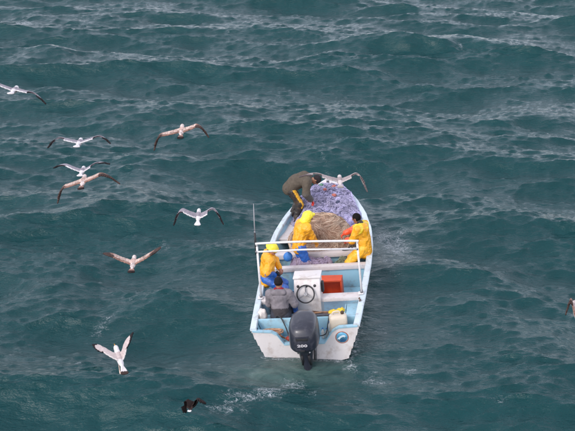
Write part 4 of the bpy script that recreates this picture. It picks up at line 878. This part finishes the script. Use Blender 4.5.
# man in yellow hat sitting on the port gunwale
_, lb, la = make_person('person in yellow hat and oilskins with blue trousers sitting on the gunwale', (-.92, 1.90, .80), (.14, -.04, 1), (.25, -1, 0), [(-.66, 1.98, .92), (-.73, 1.72, .90)], [(.1, 1, -.5), (-.5, -1, -.4)], [(-.58, 1.98, .21), (-.66, 1.74, .21)], [(1, -.2, .5), (1, -.3, .5)], (.70, -.62, -.45), (.15, 0, 1),
            dict(jacket=YEL, trousers=TROU_BLUE, head='hat', head_col=LIME, cuff=[YEL, TROU_BLUE], skin=lin(168, 118, 96), hem=.08, collar=lin(60, 54, 50)), bend=.22, seed=11, toes=[(1, 0), (1, -.2)])
# hooded man standing between the thwarts, working at the brown net
make_person('person in yellow hooded oilskin standing bent over the brown net', (-.36, 2.92, .99), (.15, .10, 1), (.6, -1, 0), [(-.18, 3.24, 1.00), (-.04, 3.12, .97)], [(-.6, .3, -.8), (.2, -1, -.5)], [(-.44, 3.02, .21), (-.32, 2.88, .21)], [(.8, .8, 0), (.8, .6, 0)], (.80, .35, -.45), (.2, .1, 1),
            dict(jacket=YEL, trousers=TROU_BLUE, head='hood', head_col=LIME, glove=[lin(214, 150, 60), lin(214, 150, 60)], hem=.02), bend=.42, seed=21, toes=[(1, .6), (1, .4)])
# man on the starboard gunwale, red forearms
make_person('person in yellow oilskin with red lower sleeves leaning on the starboard gunwale', (.97, 2.98, .86), (-.05, .05, 1), (.35, 1, 0), [(.62, 3.06, 1.00), (.56, 3.30, 1.05)], [(.1, -1, -.6), (-.2, 1, -.5)], [(.72, 2.84, .21), (.66, 3.04, .21)], [(-1, -.2, .3), (-1, 0, .3)], (-.86, .40, -.28), (-.1, 0, 1),
            dict(jacket=YEL, shoulder_col=lin(238, 206, 50), cuff=[lin(226, 86, 46), lin(226, 86, 46)], trousers=lin(234, 172, 38), head='hair', head_col=lin(20, 17, 16), collar=lin(44, 38, 36), skin=lin(140, 92, 70), glove=[lin(205, 70, 40), lin(205, 70, 40)], hem=.10), bend=.15, seed=31, toes=[(-1, 0), (-1, .1)])
# man bent double at the bow
make_person('person in dark jacket bent over the lilac net at the bow', (-.70, 4.90, 1.56), (.68, .08, .62), (.10, -1, .0), [(-.34, 5.05, 1.25), (-.25, 4.78, 1.27)], [(-.2, .3, -1), (-.3, -.6, -.7)], [(-.75, 5.05, .84), (-.62, 4.80, .82)], [(1, .1, .2), (1, -.1, .2)], (.25, .0, -.96), (.95, .1, .25),
            dict(jacket=lin(88, 80, 70), trousers=lin(50, 45, 42), head='beanie', head_col=lin(44, 40, 42), glove=[lin(190, 52, 44), lin(196, 54, 46)], cuff=[lin(84, 80, 78), lin(92, 88, 84)], stripe=lin(226, 168, 40), stripe_side=vec(.88, -.45, 0), stripe_leg=1, hem=.0, bulk=1.14, jmat=M_cloth, neckhood=lin(80, 72, 64)), bend=1.25, seed=41, toes=[(1, .2), (1, -.2)])
hp = (lb + la[1][2]) * .93
rd = empty('radio', 'small black handheld radio in the hand of the person in yellow hat', 'radio', BM(hp[0] + .075, hp[1] - .01, hp[2] + .02, R(-30)) @ Matrix.Rotation(R(25), 4, 'X'))
link('case', boxmesh('case', (-.03, -.018, -.06), (.03, .018, .06), .006), M_black, rd); link('aerial', tube('aerial', [(.018, 0, .058), (.018, 0, .15)], .006, 6), M_black, rd)

# ------------------------------------------------------------------ birds, each one continuous mesh in its own flight pose
WHITE, GREY, BLK = lin(208, 203, 202), lin(142, 135, 141), lin(34, 31, 33)
PALE_BR, MID_BR, DK_BR = lin(176, 152, 142), lin(134, 104, 92), lin(66, 52, 48)
STY = dict(adult=dict(body=WHITE, mantle=GREY, edge=WHITE, tip=BLK, tail=WHITE, tail_end=WHITE, mid=GREY), pale=dict(body=WHITE, mantle=lin(186, 172, 168), edge=lin(206, 198, 194), tip=BLK, tail=lin(214, 206, 202), tail_end=DK_BR, mid=lin(160, 140, 136)),
           dusky=dict(body=lin(192, 182, 178), mantle=lin(150, 138, 136), edge=lin(176, 166, 162), tip=lin(90, 80, 80), tail=lin(180, 170, 168), tail_end=lin(150, 140, 138), mid=lin(150, 138, 136)),
           young=dict(body=lin(192, 178, 172), mantle=PALE_BR, edge=MID_BR, tip=DK_BR, tail=MID_BR, tail_end=lin(40, 30, 30), mid=MID_BR), dark=dict(body=lin(44, 32, 30), mantle=lin(40, 30, 28), edge=lin(58, 44, 40), tip=lin(24, 20, 20), tail=lin(50, 40, 38), tail_end=lin(200, 198, 196), mid=lin(46, 34, 32)))
def gull(name, label, body, D, left, right, style, pitch=14, roll=0., yaw=0., size=1., tuck=0., legs=False, head_turn=0., dl=(0, 0), dr=(0, 0), cat='bird', group='gulls flying round the boat', chord=1.):
    c = STY[style]; B = np.array(air_at(body[0], body[1], D)); a = R(pitch)
    f = vec(math.sin(yaw) * math.cos(a), math.cos(yaw) * math.cos(a), math.sin(a)); side0 = vec(math.cos(yaw), -math.sin(yaw), 0); up0 = np.cross(side0, f)
    sd_ = side0 * math.cos(roll) + up0 * math.sin(roll); up = np.cross(sd_, f); z3 = lambda p, dep=0.: (np.array(air_at(p[0], p[1], D + dep)) - B) / size
    fld_pts = [f * .36, -f * .30]; W = []
    for sgn, wp, dd in ((-1, left, dl), (1, right, dr)):
        Wr, T = z3(wp[0], dd[0]), z3(wp[1], dd[1]); W.append((sgn, Wr, T)); fld_pts += [Wr, T, Wr - f * .22, T - f * .1]
    if legs: fld_pts.append(-up * .1 - f * .1 - vec(0, 0, .2))
    fld_pts = np.array(fld_pts); F_ = Field(fld_pts.min(0) - .10, fld_pts.max(0) + .10, .0075); TH_ = .0088 if size > .9 else .013
    # body: deep breast, tapering to the tail
    F_.ell(f * .03 - up * .008, (sd_, f, up), (.050, .140, .047), c['body'], .03); F_.ell(f * .05 + up * .012, (sd_, f, up), (.045, .10, .035), c['mantle'], .02); F_.cone(-f * .07, -f * .17, .036, .016, c['body'], .03, (up, 1.4))
    hd = f * .205 + up * .012 + sd_ * head_turn; F_.cone(f * .12, hd, .042, .034, c['body'], .03); F_.cone(hd, hd + f * .022, .035, .028, c['body'], .02)
    F_.cone(hd + f * .042 - up * .005, hd + f * .088 - up * .013, .011, .006, lin(205, 150, 60) if style in ('adult', 'pale') else lin(60, 50, 46), .008)
    for q in range(7):
        t = (q - 3) / 3; d = unit(-f + sd_ * t * .26); p0 = -f * .14 + sd_ * t * .010; F_.blade(p0, p0 + d * .125, up, .014, .019, .010, c['tail']); F_.blade(p0 + d * .092, p0 + d * .132, up, .018, .019, .012, c['tail_end'])
    for sgn, Wr, T in W:
        S = f * .080 + sd_ * sgn * .042 + up * .018; span = unit(Wr - S); back = unit(-f); hd_ = T - Wr; Lh = np.linalg.norm(hd_); Ls = np.linalg.norm(Wr - S)
        nrm = unit(np.cross(span, back)); nrm = nrm * (1 if nrm @ up > 0 else -1)
        # smooth leading edge: shoulder - wrist - tip as one bent curve
        cA = S * .45 + Wr * .55 - f * .030 * (1 - tuck); cH = Wr + span * Lh * .27
        arm = lambda t: S * (1 - t) ** 2 + cA * 2 * t * (1 - t) + Wr * t * t
        hnd = lambda t: Wr * (1 - t) ** 2 + cH * 2 * t * (1 - t) + T * t * t
        for q in range(5): F_.cone(arm(q / 5), arm((q + 1) / 5), .024 - .002 * q, .022 - .002 * q, c['mantle'], .02, (nrm, 1.9))
        for q in range(5): F_.cone(hnd(q / 5 * .8), hnd((q + 1) / 5 * .8), .014 - .002 * q, .012 - .002 * q, c['mid'] if q < (4 if style in ('adult', 'pale') else 3) else c['tip'], .01, (nrm, 1.7))
        ns = 12
        for q in range(ns):                            # secondaries, each its own blade, uneven at the trailing edge
            t = (q + .5) / ns; lead = arm(t); ln = (.150 - .018 * t) * chord * (1 + .05 * math.sin(q * 2.3 + body[0]))
            d = unit(back + span * .14 * t); cc = c['mantle'] if style != 'young' or q % 2 else lin(190, 168, 156)
            F_.blade(lead, lead + d * ln, nrm, .024, .016, TH_, c['edge']); F_.blade(lead, lead + d * ln * (.62 if style == 'young' else .84), nrm, .024, .020, TH_ * 1.35, cc)
        npf = 10
        for q in range(npf):                           # primaries fan out to the tip
            t = q / (npf - 1); lead = hnd(.62 * t); tang = unit(hnd(min(.62 * t + .05, 1)) - hnd(max(.62 * t - .05, 0))); d = unit(back * (1 - t) ** .9 * 1.05 + tang * (t * 1.1 + .25))
            end = lead + d * (.128 + .05 * t) * chord if q < npf - 1 else T
            if q == npf - 2: end = end * .5 + (T - tang * .05) * .5
            d = unit(end - lead); ln = np.linalg.norm(end - lead)
            F_.blade(lead, end, nrm, .017 - .004 * t, .013 - .004 * t, TH_, c['mantle'] if style != 'young' else c['mid']); k0 = (1.0 - .42 * t ** 2) if style != 'young' else .55 - .4 * t
            F_.blade(lead + d * ln * k0, end, nrm, .015 - .003 * t, .0125 - .004 * t, TH_ * 1.3, c['tip'])
    if legs:
        for s_ in (-1, 1):
            k0 = -f * .05 + sd_ * .022 * s_ - up * .035; k1 = k0 - vec(0, 0, .10) - f * .02; F_.cone(k0, k1, .010, .008, lin(200, 176, 160), .01); F_.cone(k1, k1 - vec(0, 0, .02) - f * .035, .009, .014, lin(206, 186, 170), .008, (vec(0, 0, 1), 1.3))
    F_.wrinkle(.0010, 60, int(body[0]))
    def mottle(V, cc):
        k_ = {'young': .42, 'dark': .2}.get(style, .10); nz_ = trig_noise(V, 75, int(body[0]) + 7, 3) + .6 * trig_noise(V, 20, int(body[0]) + 3, 2)
        cc[:, :3] *= np.clip(1 + k_ * nz_, .35, 1.35)[:, None]; return cc
    link(name, F_.mesh(name, mottle), M_feather, None, label, cat, group, M=Matrix.Translation(tuple(B)) @ Matrix.Scale(size, 4))
gull('gull', 'white gull with grey wings at the edge of the flock, one wing dipping', (14, 90.5), 19.5, [(-2, 83), (-19, 90)], [(31.5, 92), (46, 104)], 'adult', pitch=-4, dl=(0, -.1), dr=(0, -.1))
gull('gull', 'white gull gliding on flat arched grey wings', (79, 143), 20.5, [(62, 137.5), (47.5, 148)], [(97, 136), (110.5, 143.5)], 'adult', pitch=-3, dl=(.02, -.12), dr=(.02, -.12))
gull('gull', 'white gull with raised grey wings and black tips just above a brown gull', (82, 171.5), 22.5, [(68, 164.5), (53.5, 168)], [(94, 163.5), (110, 164)], 'adult', pitch=0, dl=(.05, -.1), dr=(.05, -.1))
gull('gull', 'brown gull with one wing drooping just below a gull with black wing tips', (83, 182), 20.0, [(66.5, 184.5), (57.5, 203.5)], [(98.5, 173.5), (120, 184)], 'young', pitch=8, roll=.12)
gull('gull', 'brown gull with drooping left wing flying apart from the others', (181.5, 131.5), 20.5, [(163, 133), (154, 150.5)], [(195, 124.5), (209, 137.5)], 'young', pitch=10, roll=.1)
gull('gull', 'white gull with grey wings bowed downward flying close to the boat', (198.3, 217), 21.5, [(184.5, 209), (173.5, 225.5)], [(210.5, 208.5), (223.5, 224.5)], 'adult', pitch=14)
gull('gull', 'brown gull with both wings lifted in a wide V', (133, 264), 19.0, [(115, 254.5), (104.5, 253)], [(150, 253), (160.5, 247)], 'young', pitch=8, chord=.85)
gull('gull', 'pale gull with steeply raised wings and dangling legs', (119.8, 359.5), 16.8, [(103, 347.5), (95, 344.5)], [(124, 345), (133.3, 332.5)], 'pale', pitch=30, yaw=-.45, legs=True, roll=-.15, chord=.72)
gull('petrel', 'small dark bird with pale patch skimming low over the water', (194, 405), 15.9, [(188.5, 400), (186, 413)], [(197.5, 399), (202.5, 401)], 'dark', pitch=12, yaw=.45, roll=.25, size=.55, tuck=.5, group=None, chord=1.7)
gull('gull', 'pale grey gull gliding low over the bow', (340, 181.5), 20.6, [(319, 173.5), (299, 177)], [(354, 173.5), (367.5, 192)], 'dusky', pitch=4, dl=(.0, -.1), dr=(0, -.1))
gull('gull', 'brown gull passing on the open side of the boat', (577, 314), 17.0, [(571.5, 300), (565.5, 315)], [(590, 302), (606, 318)], 'young', pitch=25)
